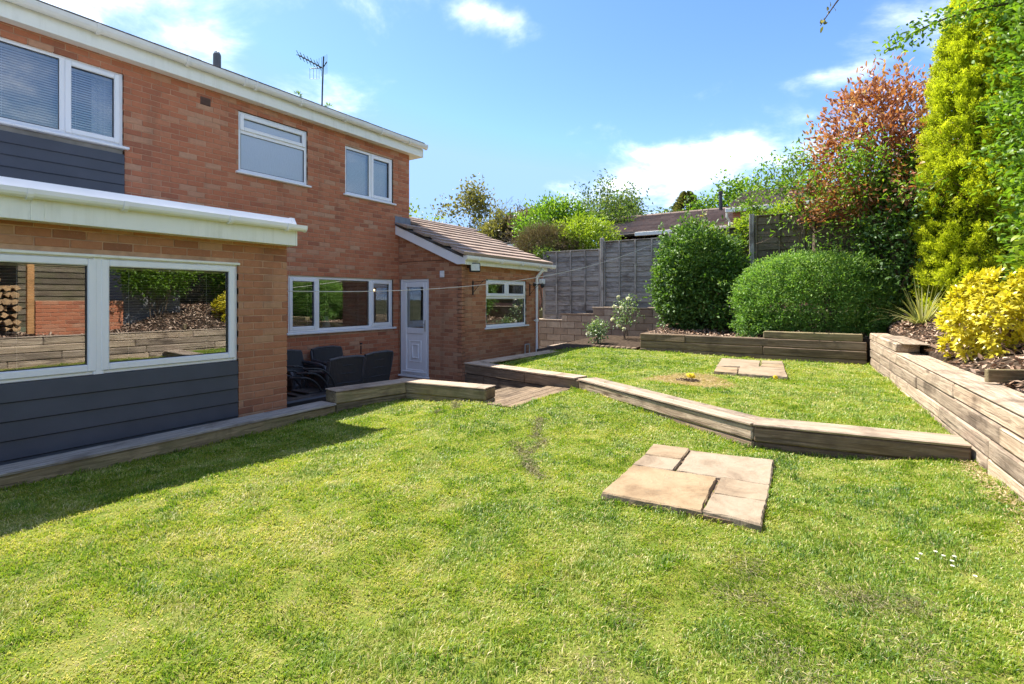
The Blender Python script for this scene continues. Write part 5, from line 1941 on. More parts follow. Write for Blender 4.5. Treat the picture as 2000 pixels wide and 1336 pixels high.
def tree(name, label, base, height, depth, seed, mat, leaf, per, group=None, lean=(0, 0, 1), spread=0.3, ang=0.55, fork=(2, 3),
         r0=0.12, trunk=0.35, bare=0.0, cat='tree', shrink=0.74, width=0.5, upb=0.15, bark='bark', leaf_from=0.0):
    g = np.random.default_rng(seed)
    mb = MB()
    tips = []
    d = np.array(lean, float)
    d /= np.linalg.norm(d)
    grow(mb, tips, np.array(base, float) - np.array([0, 0, 0.1]), d, height * trunk, r0, depth, g, 0.22, fork, shrink, upb, ang)
    root = empty(name, tuple(base), label, cat, group)
    # scale the skeleton so that its top sits at the wanted height
    V = np.array(mb.v)
    top = V[:, 2].max() - base[2]
    s = height / top
    sc = np.array([s ** 0.7, s ** 0.7, s])
    B = np.array(base, float)
    mb.v = [tuple(q) for q in (V - B) * sc + B]
    put('trunk', mb, M[bark], root)
    T = np.array([(q[0] - B) * sc + B for q in tips])
    keep = (g.random(len(T)) >= bare) & (T[:, 2] > base[2] + leaf_from * (0.85 + 0.3 * g.random(len(T))))
    T = T[keep]
    n = len(T) * per
    ci = np.repeat(np.arange(len(T)), per)
    P = T[ci] + g.normal(size=(n, 3)) * spread
    D = unit(g.normal(size=(n, 3)) + np.array([0, 0, 0.2]))
    nn = unit(g.normal(size=(n, 3)) * 0.7 + np.array([0, 0, 0.7]))
    rnd = np.clip(g.random(len(T))[ci] * 0.5 + g.random(n) * 0.55 - 0.03, 0, 1)
    leaf_mesh('crown', P, D, nn, leaf * g.uniform(0.6, 1.25, n), leaf * width * g.uniform(0.7, 1.2, n), rnd, mat, root)
    return root


# shrubs of the bed across the upper lawn
shrub('evergreen_shrub', 'tall dark glossy evergreen shrub at the left end of the raised bed', 'shrub', (11.85, 2.68, 1.58), (0.74, 0.88, 1.04), 1600, 15,
      0.090, 0.042, L['laurel'], 21, base=0.55, amp=0.34, zcut=0.62, spread=0.13, stems=14, stem_r=0.02, rmin=0.5, rich=True)
shrub('rounded_shrub', 'wide rounded fresh green shrub spilling over the raised bed front', 'shrub', (10.95, 0.52, 1.12), (0.70, 1.36, 1.06), 4200, 14,
      0.060, 0.022, L['spirea'], 22, base=0.55, amp=0.38, zcut=0.50, spread=0.09, stems=10, rmin=0.6, up=0.35, toptone=0.4, sharp=12.0, stray=0.035)
# red and green tall shrub
shrub('red_shrub', 'tall shrub with coppery red leaves rising beside the golden conifer', 'shrub', (11.35, -0.66, 3.55), (0.85, 1.12, 1.65), 950, 14,
      0.115, 0.042, L['photinia_red'], 23, base=0.8, amp=0.45, spread=0.2, stems=12, stem_r=0.028, rmin=0.30, up=0.5, rich=True, zcut=2.75, stray=0.08, sharp=12.0)
shrub('evergreen_shrub', 'dark green leafy shrub below the red leaved shrub, left of the conifer', 'shrub', (11.3, -1.05, 2.35), (0.85, 0.82, 1.45), 800, 15,
      0.095, 0.04, L['photinia_green'], 24, base=0.8, amp=0.35, spread=0.18, stems=9, stem_r=0.03, rmin=0.4, rich=True)
# golden conifer
g_ = np.random.default_rng(31)
cx, cy, cz0, cz1 = 10.2, -1.70, 0.75, 5.95
root = empty('golden_conifer', (cx, cy, cz0), 'tall feathery golden green conifer on the right of the garden', 'conifer')
nl = 800
hz = g_.random(nl) ** 0.8
th_ = g_.uniform(0, 2 * math.pi, nl)
prof = np.interp(hz, [0, 0.08, 0.3, 0.6, 0.85, 1.0], [0.46, 0.58, 0.60, 0.50, 0.30, 0.04])
rl = prof * g_.uniform(0.86, 1.12, nl)
lc = np.stack([cx + rl * np.cos(th_), cy + rl * np.sin(th_), cz0 + 0.05 + hz * (cz1 - cz0)], 1)
lo = unit(np.stack([np.cos(th_), np.sin(th_), np.full(nl, 1.2)], 1))
ns, per = 15, 24
si = np.repeat(np.arange(nl), ns)
t_s = g_.random(nl * ns)
sp = lc[si] + lo[si] * (t_s * 0.22 - 0.06)[:, None] + g_.normal(size=(nl * ns, 3)) * (0.065 * (1 - 0.6 * t_s))[:, None]
so = unit(lo[si] + g_.normal(size=(nl * ns, 3)) * 0.30)
ci = np.repeat(np.arange(nl * ns), per)
n = len(ci)
q_ = g_.random(n)
dirs = unit(so[ci] + g_.normal(size=(n, 3)) * 0.5)
P = sp[ci] + so[ci] * (q_ * 0.09)[:, None] + g_.normal(size=(n, 3)) * 0.016
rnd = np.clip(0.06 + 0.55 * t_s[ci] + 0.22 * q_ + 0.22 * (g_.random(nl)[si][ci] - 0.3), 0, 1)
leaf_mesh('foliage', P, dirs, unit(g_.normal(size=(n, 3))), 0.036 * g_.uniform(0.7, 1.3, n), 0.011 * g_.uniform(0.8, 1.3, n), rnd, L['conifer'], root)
n = 9000
hz = g_.random(n)
th_ = g_.uniform(0, 2 * math.pi, n)
rl = np.interp(hz, [0, 0.08, 0.3, 0.6, 0.85, 1.0], [0.46, 0.58, 0.60, 0.50, 0.30, 0.04]) * 0.74 * g_.random(n) ** 0.4
P = np.stack([cx + rl * np.cos(th_), cy + rl * np.sin(th_), cz0 + 0.05 + hz * (cz1 - cz0 - 0.2)], 1)
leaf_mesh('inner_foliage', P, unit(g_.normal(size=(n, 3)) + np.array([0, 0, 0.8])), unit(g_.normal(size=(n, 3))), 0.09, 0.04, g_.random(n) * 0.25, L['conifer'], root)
mb = MB()
mb.tube([(cx, cy, cz0 - 0.1), (cx, cy, cz0 + 2.2), (cx, cy, cz1 - 0.5)], [0.09, 0.06, 0.02], 7)
put('trunk', mb, M['bark'], root)
# golden leaved choisya in front, in whorls
g_ = np.random.default_rng(37)
root = empty('golden_shrub', (6.75, -1.3, 0.7), 'bright yellow leaved shrub above the right hand sleeper wall', 'shrub')
nw = 420
d = unit(g_.normal(size=(nw, 3)))
lm = lumps(d, 5, 12, 0.35)
r = (1 - 0.42 * g_.random(nw) ** 2) * lm
pc = np.array([6.78, -1.34, 1.06]) + d * np.array([0.56, 0.56, 0.46]) * r[:, None]
ax = unit(d * 0.8 + np.array([0, 0, 0.7]))
per = 15
n = nw * per
ci = np.repeat(np.arange(nw), per)
a1 = unit(np.cross(ax, np.array([0.3, 0.9, 0.1])))
a2 = np.cross(ax, a1)
w = np.tile(np.arange(per) * 2.4, nw) + np.repeat(g_.uniform(0, 6, nw), per)
lean_ = np.tile(np.linspace(0.15, 1.0, per), nw)
rd = a1[ci] * np.cos(w)[:, None] + a2[ci] * np.sin(w)[:, None]
dirs = unit(rd * lean_[:, None] + ax[ci] * (1.05 - lean_)[:, None] + g_.normal(size=(n, 3)) * 0.12)
rnd = np.clip(0.2 + g_.random(nw)[ci] * 0.35 + g_.random(n) * 0.35 + 0.25 * (r / lm - 0.8)[ci], 0, 1)
leaf_mesh('foliage', pc[ci] + g_.normal(size=(n, 3)) * 0.008, dirs, unit(ax[ci] + g_.normal(size=(n, 3)) * 0.2), 0.085 * g_.uniform(0.7, 1.15, n),
          0.026 * g_.uniform(0.8, 1.15, n), rnd, L['choisya'], root, rich=True)
mb = MB()
for k in range(9):
    q = pc[k * 40]
    mb.tube([(6.78, -1.34, 0.55), (6.78 + (q[0] - 6.78) * 0.4, -1.34 + (q[1] + 1.34) * 0.4, 0.85), tuple(q)], [0.018, 0.012, 0.005], 5)
mb.tube([(6.55, -1.50, 0.6), (6.35, -1.52, 0.85), (6.15, -1.5, 1.12)], [0.018, 0.016, 0.010], 6)
put('stems', mb, M['bark'], root)
# big fresh green shrub at the right edge
shrub('broadleaf_shrub', 'large fresh green broadleaved shrub at the right edge of the picture', 'shrub', (7.55, -2.42, 2.75), (1.0, 0.95, 2.3), 1700, 13,
      0.085, 0.036, L['fresh'], 41, base=0.8, amp=0.3, spread=0.18, stems=14, stem_r=0.025, rmin=0.45, rich=True, up=0.3, zcut=0.95)
shrub('broadleaf_shrub', 'taller green shrub arching behind the top of the golden conifer', 'shrub', (9.6, -2.6, 5.55), (0.9, 0.9, 1.1), 700, 13,
      0.09, 0.038, L['fresh'], 42, base=0.9, amp=0.4, spread=0.2, stems=8, stem_r=0.03, rmin=0.4, rich=True)
# low laurel with pale leaves in front of it
shrub('variegated_shrub', 'small pale green leaved shrub above the yellow shrub at the right edge', 'shrub', (7.15, -1.82, 1.62), (0.28, 0.34, 0.36), 70, 12,
      0.12, 0.045, L['lime'], 43, base=0.8, amp=0.3, spread=0.14, stems=6, rich=True, rmin=0.3)
# arching branches over the sky at the top right
for sd, (p0, p1, p2), lb, nl in ((51, ((9.5, -1.9, 5.25), (9.1, -1.1, 5.2), (8.66, -0.47, 4.66)), 'leafy arching branch reaching left over the golden conifer', 420),
                                 (52, ((6.8, -0.4, 5.1), (6.95, 0.0, 4.8), (7.0, 0.24, 4.45)), 'short hanging sprig at the top of the picture, right of the middle', 34)):
    g_ = np.random.default_rng(sd)
    p0, p1, p2 = map(np.array, (p0, p1, p2))
    root = empty('branch', tuple(p0), lb, 'branch')
    q = np.linspace(0, 1, 12)[:, None]
    pts = (1 - q) ** 2 * p0 + 2 * q * (1 - q) * p1 + q ** 2 * p2
    mb = MB()
    mb.tube([tuple(v) for v in pts], list(np.linspace(0.02, 0.004, 12)), 5)
    put('stem', mb, M['bark'], root)
    t_ = g_.random(nl)[:, None]
    P = (1 - t_) ** 2 * p0 + 2 * t_ * (1 - t_) * p1 + t_ ** 2 * p2 + g_.normal(size=(nl, 3)) * (0.09 if sd == 51 else 0.03)
    leaf_mesh('leaves', P, unit(g_.normal(size=(nl, 3)) + np.array([0, 0.3, -0.2])), unit(g_.normal(size=(nl, 3))), 0.08 * g_.uniform(0.6, 1.2, nl), 0.035,
              g_.random(nl), L['fresh'] if sd == 51 else L['tree_dry'], root, rich=True)
# sprawling gnarled shrub over the fence
tree('gnarled_shrub', 'open gnarled shrub with bare twisting branches sprawling over the fence', (11.5, -0.05, 0.7), 3.5, 5, 61, L['fresh'], 0.095, 9,
     lean=(0.0, 0.80, 1), spread=0.14, ang=0.8, r0=0.08, trunk=0.36, cat='shrub', bare=0.1, width=0.42, shrink=0.80, upb=0.05, leaf_from=2.1)
tree('gnarled_shrub', 'bushy green shrub with a few yellow flowers in front of the red leaves', (11.15, -0.62, 0.7), 3.3, 5, 62, L['fresh'], 0.085, 8,
     lean=(0.0, -0.05, 1), spread=0.14, ang=0.7, r0=0.05, trunk=0.34, cat='shrub', width=0.42, shrink=0.78)
# striped sword leaved plant
g_ = np.random.default_rng(71)
V, F, RN = [], [], []
for k in range(85):
    a_ = g_.uniform(0, 2 * math.pi)
    out = np.array([math.cos(a_), math.sin(a_), 0])
    ln = g_.uniform(0.5, 0.95)
    el = g_.uniform(0.5, 1.4)
    side = np.cross(out, [0, 0, 1]) * g_.uniform(0.011, 0.017)
    b0 = len(V)
    for j in range(6):
        q = j / 5
        droop = 0.5 * q * q * ln * math.cos(el) + 0.04 * q
        p = np.array([9.55, -0.95, 0.86]) + out * (0.04 + ln * q * math.cos(el)) + np.array([0, 0, ln * q * math.sin(el) - droop])
        wv = side * (1 - 0.9 * q)
        V += [p - wv, p + wv]
        RN += [g_.random() * 0.15 + (k % 7) / 8] * 2
    for j in range(5):
        o_ = b0 + 2 * j
        F += [(o_, o_ + 1, o_ + 3), (o_, o_ + 3, o_ + 2)]
root = empty('sword_leaf_plant', (9.55, -0.95, 0.86), 'spiky clump of striped sword shaped leaves at the foot of the conifer', 'plant')
tri_mesh('leaves', np.array(V), np.array(F), np.array(RN), L['phormium'], root)


# white roses by the block wall
def rose(c, h, w, label, seed, nfl):
    g = np.random.default_rng(seed)
    root = shrub('rose_bush', label, 'rose', (c[0], c[1], c[2] + h * 0.62), (w * 0.5, w * 0.5, h * 0.40), 70, 8, 0.062, 0.036, L['rose'], seed, base=c[2],
                 amp=0.5, spread=0.10, stems=6, rmin=0.2, stem_r=0.007, rich=True, group='white roses by the block wall', sharp=5.0)
    for k in range(nfl):
        q = np.array([c[0], c[1], c[2] + h * 0.62]) + unit(g.normal(size=3) + np.array([-0.8, 0, 0.3])) * np.array([w * 0.5, w * 0.5, h * 0.42])
        n = 26
        d = unit(g.normal(size=(n, 3)) * np.array([1, 1, 0.8]) + np.array([-0.4, 0, 0.5]))
        leaf_mesh('flower', q + d * 0.012, d, unit(g.normal(size=(n, 3))), 0.052, 0.05, g.random(n), L['petal_white'], root)
    return root


rose((12.35, 4.62, 0.25), 1.12, 0.72, 'taller white flowered rose bush against the block wall', 81, 7)
rose((11.2, 4.88, 0.2), 0.52, 0.50, 'shorter rose bush to the left of the taller white rose', 82, 2)

# ------------------------------------------------------------------ beyond the fence
shrub('lime_shrub', 'lime green leafy shrub topping the fence above the grey panels', 'shrub', (14.9, 6.95, 2.9), (0.9, 0.98, 0.75), 520, 14, 0.10, 0.05, L['lime'], 91,
      sharp=14.0, stray=0.2, base=0.9, amp=0.6, spread=0.2, stems=6)
shrub('green_shrub', 'taller mid green shrub behind the lime shrub with an upright tip', 'shrub', (16.85, 8.95, 3.7), (1.1, 1.0, 1.2), 600, 14, 0.14, 0.07, L['fresh'], 92,
      sharp=14.0, stray=0.2, base=0.9, amp=0.7, spread=0.26, stems=6)
shrub('twiggy_shrub', 'dry brown twiggy shrub spilling over the fence beside the porch roof', 'shrub', (14.1, 8.0, 2.85), (0.6, 0.85, 0.65), 700, 16, 0.16, 0.008, L['twig'], 93,
      base=0.9, amp=0.35, spread=0.2, stems=8)
shrub('ivy_clump', 'dark green ivy clump on top of the fence next to the porch gutter', 'shrub', (13.6, 7.6, 2.5), (0.3, 0.45, 0.28), 200, 12, 0.08, 0.05, L['tree'], 94,
      base=0.9, amp=0.4, spread=0.12, stems=3)
shrub('lime_hedge', 'yellow green hedge showing above the greenish brown fence panel', 'hedge', (13.4, 0.3, 2.75), (0.6, 2.2, 0.65), 900, 12, 0.10, 0.05, L['lime'], 95,
      base=0.9, amp=0.35, spread=0.18, stems=4)
shrub('lime_hedge', 'low yellow green shrub behind the fence post right of the dark evergreen', 'hedge', (14.4, 1.9, 2.55), (0.5, 0.8, 0.65), 300, 12, 0.10, 0.05, L['lime'], 96,
      base=0.9, amp=0.35, spread=0.18, stems=4)
shrub('brown_shrub', 'brownish green shrub beyond the garage roof', 'shrub', (21.5, 14.6, 3.9), (1.4, 1.7, 1.5), 700, 14, 0.22, 0.10, L['tree_dry'], 97, base=0.9, amp=0.5, spread=0.4)
shrub('brown_shrub', 'brownish bush left of the mid green shrub beyond the fence', 'shrub', (21.2, 13.0, 4.0), (1.0, 1.3, 1.3), 500, 14, 0.22, 0.09, L['twig'], 98, base=0.9, amp=0.5, spread=0.4)
TREES = [('sparse spring tree left of centre beyond the porch roof', (23.4, 19.1, 0.9), 7.0, 5, 101, 'tree_dry', 0.24, 5, 0.28, 0.15),
         ('small yellowish tree close against the house corner', (21.5, 20.1, 0.9), 5.5, 5, 102, 'lime', 0.22, 4, 0.26, 0.2),
         ('nearly bare grey twigged tree right of the sparse spring tree', (25.0, 18.3, 0.9), 6.7, 5, 103, 'tree_dry', 0.16, 1, 0.2, 0.8),
         ('airy dark tree standing left of the tiled bungalow roof', (24.4, 10.15, 0.9), 6.8, 6, 104, 'tree', 0.19, 3, 0.22, 0.15),
         ('slim light green tree above the middle of the bungalow roof', (29.7, 9.35, 0.9), 7.0, 5, 105, 'tree', 0.25, 5, 0.26, 0.15),
         ('bushy green tree behind the bungalow vent pipe', (32.8, 4.65, 0.9), 8.0, 5, 107, 'tree', 0.30, 8, 0.42, 0.1),
         ('light green tree left of the bungalow vent pipe', (31.8, 6.16, 0.9), 8.1, 5, 108, 'fresh', 0.28, 5, 0.32, 0.15)]
for lb, b_, hh, dp_, sd, mt, lf, pr, sp, br in TREES:
    tree('background_tree', lb, b_, hh, dp_, sd, L[mt], lf, pr, 'trees beyond the fence', spread=sp, bare=br, r0=0.13, ang=0.5, trunk=0.34)
# dark conifer pair behind the roof
g_ = np.random.default_rng(111)
root = empty('background_tree', (32.8, 8.3, 0.9), 'dark brownish conifer peeping over the bungalow ridge', 'tree', 'trees beyond the fence')
n = 5000
hz = g_.random(n) ** 0.7
th_ = g_.uniform(0, 2 * math.pi, n)
rr_ = 2.3 * (1 - hz) ** 0.8 * (0.6 + 0.5 * np.sin(hz * 40 + th_ * 3) ** 2) * g_.random(n) ** 0.4
P = np.stack([32.8 + rr_ * np.cos(th_), 8.3 + rr_ * 1.3 * np.sin(th_), 3.0 + hz * 4.9 - rr_ * 0.2], 1)
leaf_mesh('crown', P, np.stack([np.cos(th_), np.sin(th_), np.full(n, 0.3)], 1), unit(g_.normal(size=(n, 3))), 0.34, 0.07, g_.random(n), L['fir'], root)
mb = MB()
mb.tube([(32.8, 8.3, 0.8), (32.8, 8.3, 7.4)], [0.14, 0.03], 6)
put('trunk', mb, M['bark'], root)

# neighbouring bungalow: L shaped tiled roof over brick walls
bg_ = empty('bungalow', (24, 3, 0.9), 'low brick bungalow with a long brown tiled roof beyond the fence', 'house')


def far_roof(name, y0, y1, xe, ze, xr, zr, rows_, seed):
    g = random.Random(seed)
    mb = MB()
    for r_ in range(rows_):
        a_, b_ = r_ / rows_, (r_ + 1.12) / rows_
        xa_, xb_ = xe + (xr - xe) * a_, xe + (xr - xe) * b_
        za_, zb_ = ze + (zr - ze) * a_, ze + (zr - ze) * b_
        y = y0
        while y < y1 - 0.01:
            yb_ = min(y + 0.33, y1)
            mb.cur = g.random()
            mb.add([(xa_, y, za_), (xa_, yb_ - 0.006, za_), (xa_, yb_ - 0.006, za_ + 0.10), (xa_, y, za_ + 0.10), (xb_, y, zb_ + 0.01), (xb_, yb_ - 0.006, zb_ + 0.01)],
                   [(0, 3, 2, 1), (3, 4, 5, 2)])
            y = yb_
    return tag(put(name, mb, M['tile_far'], bg_), kind='stuff')


far_roof('roof_tiles', -6.0, 10.8, 21.6, 4.10, 26.0, 5.52, 12, 3)
mb = MB()
mb.prism([(21.5, 4.08), (26.0, 5.52), (30.5, 4.0), (30.4, 3.9), (26.0, 5.42), (21.6, 4.0)], 'y', -6.0, 10.78)
put('roof_deck', mb, M['tile_dark'], bg_)
mb = MB()
for k in range(36):
    y = -6 + 0.445 * k
    mb.cur = random.random()
    mb.prism([(26.0 + 0.14 * math.cos(math.pi * j / 5), 5.54 + 0.08 * math.sin(math.pi * j / 5)) for j in range(6)], 'y', y, y + 0.43)
tag(put('ridge_tiles', mb, M['tile_far'], bg_), kind='stuff')
mb = MB()
mb.box(22.0, 30.0, -5.6, 9.6, 0.9, 3.9)
mb.prism([(22.0, 3.9), (26.0, 5.3), (30.0, 3.9)], 'y', 9.4, 9.6)
put('wall', mb, M['far_brick'], bg_)
mb = MB()
mb.prism([(21.45, 3.95), (26.0, 5.40), (26.0, 5.56), (21.45, 4.12)], 'y', 10.8, 10.84)
put('bargeboard', mb, M['gutter'], bg_)
mb = MB()
mb.box(21.42, 21.56, 3.7, 7.6, 3.97, 4.13, 0.01)
put('gutter', mb, M['gutter'], bg_)
mb = MB()
mb.box(21.92, 22.02, 6.0, 6.9, 2.7, 3.55)
put('window', mb, M['upvc'], bg_)
# forward wing on the right
far_roof('wing_roof_tiles', -6.0, 3.65, 20.0, 4.52, 24.0, 5.82, 11, 5)
mb = MB()
mb.prism([(19.95, 4.52), (24.0, 5.82), (24.0, 5.76), (20.0, 4.47)], 'y', -6.0, 3.63)
put('wing_roof', mb, M['tile_dark'], bg_)
mb = MB()
mb.box(20.2, 22.0, -5.6, 3.45, 0.9, 4.5)
put('wing_wall', mb, M['far_brick'], bg_)
mb = MB()
mb.box(19.86, 20.0, -6.0, 3.65, 4.40, 4.55, 0.01)
mb.tube([(19.95, 3.6, 4.42), (20.0, 3.62, 4.25), (20.12, 3.55, 4.1), (20.15, 3.55, 0.9)], 0.045, 8)
put('wing_gutter', mb, M['gutter'], bg_)
mb = MB()
mb.lathe([(0.0, 0), (0.075, 0), (0.065, 0.35), (0.065, 0.62), (0.085, 0.64), (0.085, 0.74), (0.0, 0.76)], (21.4, 4.1, 4.75), 12)
put('vent_pipe', mb, M['black'], bg_)
# flat roofed garage left of it
gg = empty('garage', (20, 11.5, 0.9), 'flat roofed brick garage with a white fascia beyond the porch roof', 'garage')
mb = MB()
mb.box(18.2, 23.5, 9.6, 13.4, 0.9, 3.35)
put('wall', mb, M['far_brick'], gg)
mb = MB()
mb.box(18.0, 23.7, 9.4, 13.6, 3.36, 3.58, 0.01)
put('fascia', mb, M['upvc'], gg)
mb = MB()
mb.box(17.95, 23.75, 9.35, 13.65, 3.582, 3.64, 0.01)
put('roof', mb, M['tile_dark'], gg)
mb = MB()
mb.tube([(24.5, 14.6, 0.9), (24.5, 14.6, 5.6)], 0.06, 6)
tag(put('utility_pole', mb, M['fence_post'], None), 'thin dark upright pole among the sparse trees', 'pole')

# ------------------------------------------------------------------ behind the camera (seen mirrored in the windows)
ls = empty('log_store', (2.0, -2.2, 0.6), 'open timber log store stacked with split logs behind the sleeper wall', 'log store')
for x in (0.55, 3.1):
    b = MB()
    b.box(-0.95, 0.95, -0.05, 0.05, -0.05, 0.05, 0.006)
    put('post', b, M['post_orange'], ls, m4=Matrix.Translation((x, -1.85, 1.55)) @ Matrix.Rotation(R(-90), 4, 'Y'))
b = MB()
b.prism([(-1.7, 2.50), (-1.7, 2.55), (-2.95, 2.35), (-2.95, 2.30)], 'x', 0.4, 3.25)
put('roof', b, M['fence_b'], ls)
b = MB()
b.box(0.5, 3.15, -2.85, -2.80, 0.6, 2.3)
put('back', b, M['fence_b'], ls)
rg = random.Random(5)
for k in range(150):
    r_ = rg.uniform(0.045, 0.085)
    row = k // 19
    b = MB()
    nn_ = rg.choice((3, 4, 5, 7))
    ph_ = rg.uniform(0, 6)
    prof = [(r_ * rg.uniform(0.7, 1.15) * math.cos(ph_ + 2 * math.pi * j / nn_), r_ * rg.uniform(0.7, 1.15) * math.sin(ph_ + 2 * math.pi * j / nn_)) for j in range(nn_)]
    b.prism(prof, 'y', -0.3, 0.3)
    put('log', b, M['logwood'], ls, (0.68 + (k % 19) * 0.125 + rg.uniform(-0.03, 0.03), -2.25 + rg.uniform(-0.06, 0.06), 0.70 + row * 0.125))
wl = MB()
wl.box(3.2, 4.6, -2.15, -1.95, 0.4, 1.22)
bwl = tag(put('brick_wall', wl, M['mortar'], None), 'low red brick wall seen mirrored in the left window', 'wall')
for k in range(10):
    u = 3.2 - (0.1125 if k % 2 else 0)
    while u < 4.6:
        a_, b_ = max(u, 3.2), min(u + BL, 4.6)
        u += BL + JT
        if b_ - a_ > 0.03:
            t = MB()
            brick_mesh(t, (0, 0, 0), 0, b_ - a_, BH)
            put('brick', t, M['brick_o'], bwl, ((a_ + b_) / 2, -1.95, 0.465 + 0.075 * k + BH / 2), R(180))
fp = empty('boundary_fence', (2.0, -4.1, 0.6), 'brown slatted boundary fence behind the right hand bed', 'fence')
for k in range(14):
    b = MB()
    b.box(-7.2, 7.2, -0.012, 0.012, -0.075, 0.075)
    put('slat', b, M['fence_b'], fp, m4=Matrix.Translation((5.0, -4.1, 0.72 + 0.135 * k)) @ Matrix.Rotation(R(8), 4, 'X'))
sh = MB()
sh.box(4.62, 5.75, -3.2, -2.05, 0.5, 2.15)
sh.box(4.55, 5.85, -3.3, -1.97, 2.152, 2.22, 0.01)
tag(put('shed', sh, M['render_grey'], None), 'plain grey rendered shed seen mirrored in the extension window', 'shed')
shrub('green_shrub', 'green shrub beside the grey shed seen mirrored in the extension window', 'shrub', (5.15, -1.75, 1.9), (0.75, 0.3, 0.5), 400, 13, 0.08, 0.035, L['fresh'], 120,
      base=0.6, amp=0.4, spread=0.16, rich=False)

# ------------------------------------------------------------------ grass, chips and small litter
g_ = np.random.default_rng(200)


def view_weight(x, y, z):
    p = np.stack([x, y, z - 1.25], 1)
    w_ = p[:, 0] * CA + p[:, 1] * SA
    u_ = (p[:, 0] * SA - p[:, 1] * CA) / np.maximum(w_, 0.05)
    vis = (w_ > 0.3) & (np.abs(u_) < 1.35)
    return w_, vis


SLABS = [p for p, _ in LS] + [p for p, _ in US]


def vnoise(x, y, scale, seed):
    """smooth value noise in 0..1"""
    tab = np.random.default_rng(seed).random((64, 64))
    u, v = x * scale + 1000.0, y * scale + 1000.0
    iu, iv = np.floor(u).astype(int), np.floor(v).astype(int)
    fu, fv = u - iu, v - iv
    fu, fv = fu * fu * (3 - 2 * fu), fv * fv * (3 - 2 * fv)
    g = lambda a, b: tab[a % 64, b % 64]
    return (g(iu, iv) * (1 - fu) + g(iu + 1, iv) * fu) * (1 - fv) + (g(iu, iv + 1) * (1 - fu) + g(iu + 1, iv + 1) * fu) * fv


def edge_dist(x, y, polys):
    d = np.full(len(x), 9.0)
    for poly in polys:
        n = len(poly)
        for i in range(n):
            ax_, ay_ = poly[i]
            bx_, by_ = poly[(i + 1) % n]
            ex, ey = bx_ - ax_, by_ - ay_
            t = np.clip(((x - ax_) * ex + (y - ay_) * ey) / (ex * ex + ey * ey), 0, 1)
            d = np.minimum(d, np.hypot(x - ax_ - t * ex, y - ay_ - t * ey))
    return d


def blades(name, poly, zf, ntry, seed, label, holes=(), hmean=0.022):
    g = np.random.default_rng(seed)
    xs = [p[0] for p in poly]
    ys = [p[1] for p in poly]
    x = g.uniform(min(xs), max(xs), ntry)
    y = g.uniform(min(ys), max(ys), ntry)
    ok = in_poly(x, y, poly)
    for s in SLABS:
        ok &= ~in_poly(x, y, s)
    x, y = x[ok], y[ok]
    z = zf(x, y)
    w_, vis = view_weight(x, y, z)
    dens = np.clip(2.3 / np.maximum(w_, 0.6), 0.16, 1.0) ** 1.35
    dens = np.where(vis, dens, 0.28)
    big = vnoise(x, y, 0.7, 1) * 0.6 + vnoise(x, y, 1.9, 2) * 0.4
    med = vnoise(x, y, 4.5, 3) * 0.55 + vnoise(x, y, 11.0, 4) * 0.45
    fin = vnoise(x, y, 26.0, 5)
    worn = np.clip((vnoise(x, y, 3.1, 6) * 0.45 + vnoise(x, y, 8.5, 7) * 0.55 - 0.64) * 6, 0, 1)     # thin, tired spots
    dens = dens * (1 - 0.5 * worn) * (0.62 + 0.38 * np.clip((fin - 0.2) * 2.5, 0, 1))
    for (hx, hy, hf, hr_) in holes:
        q1 = (x - hx) * CA + (y - hy) * SA
        q2 = (x - hx) * SA - (y - hy) * CA
        dd = np.hypot(q1 / hf, q2 / hr_) + 0.5 * (med - 0.5)
        dens = dens * np.clip((dd - 0.75) * 3, 0, 1)
    keep = g.random(len(x)) < dens
    x, y, z, w_ = x[keep], y[keep], z[keep], w_[keep]
    big, med, fin, worn = big[keep], med[keep], fin[keep], worn[keep]
    n = len(x)
    far = np.clip(w_ / 2.3, 1.0, 4.0)
    tuft = np.clip((vnoise(x, y, 7.0, 8) * 0.6 + vnoise(x, y, 17.0, 9) * 0.4 - 0.35) * 2.4, 0, 1.3)
    fringe = np.exp(-(edge_dist(x, y, SLABS + [poly]) / 0.035) ** 2)
    h = hmean * g.uniform(0.5, 1.3, n) * (0.72 + 0.5 * tuft) * (1 + 0.9 * fringe) * (1 - 0.35 * worn)
    wd = 0.0017 * g.uniform(0.6, 1.5, n) * far ** 0.85
    a_ = g.uniform(0, 2 * math.pi, n) * 0.6 + 6.0 * vnoise(x, y, 5.0, 10)
    t1 = g.uniform(0.15, 1.15, n)
    dx, dy = np.cos(a_), np.sin(a_)
    sa_ = a_ + g.uniform(0.8, 2.3, n)
    sx, sy = np.cos(sa_) * wd, np.sin(sa_) * wd
    B = np.stack([x, y, z - 0.002], 1)
    S = np.stack([sx, sy, np.zeros(n)], 1)
    Mid = B + np.stack([dx * h * t1 * 0.45, dy * h * t1 * 0.45, h * 0.62], 1)
    T = B + np.stack([dx * h * t1 * 1.25, dy * h * t1 * 1.25, h * (1.05 - 0.35 * t1)], 1)
    V = np.stack([B - S, B + S, Mid - S * 0.8, Mid + S * 0.8, T], 1).reshape(-1, 3)
    i = np.arange(n)[:, None] * 5
    F = np.concatenate([i + np.array([[0, 1, 3]]), i + np.array([[0, 3, 2]]), i + np.array([[2, 3, 4]])], 1).reshape(-1, 3)
    dry = 0.43 + 0.50 * (big - 0.5) + 0.46 * (med - 0.5) + 0.22 * worn - 0.20 * (tuft - 0.4) + 0.25 * (fin - 0.5) + g.normal(size=n) * 0.15
    dead = g.random(n) < (0.05 + 0.10 * np.clip(dry, 0, 1) + 0.15 * worn)
    col_ = np.clip(np.where(dead, g.uniform(0.75, 1.0, n), dry), 0, 1)
    o = tri_mesh(name, V, F, np.repeat(col_, 5), M['grass'], None, 'stuff')
    return tag(o, label, 'grass'), n


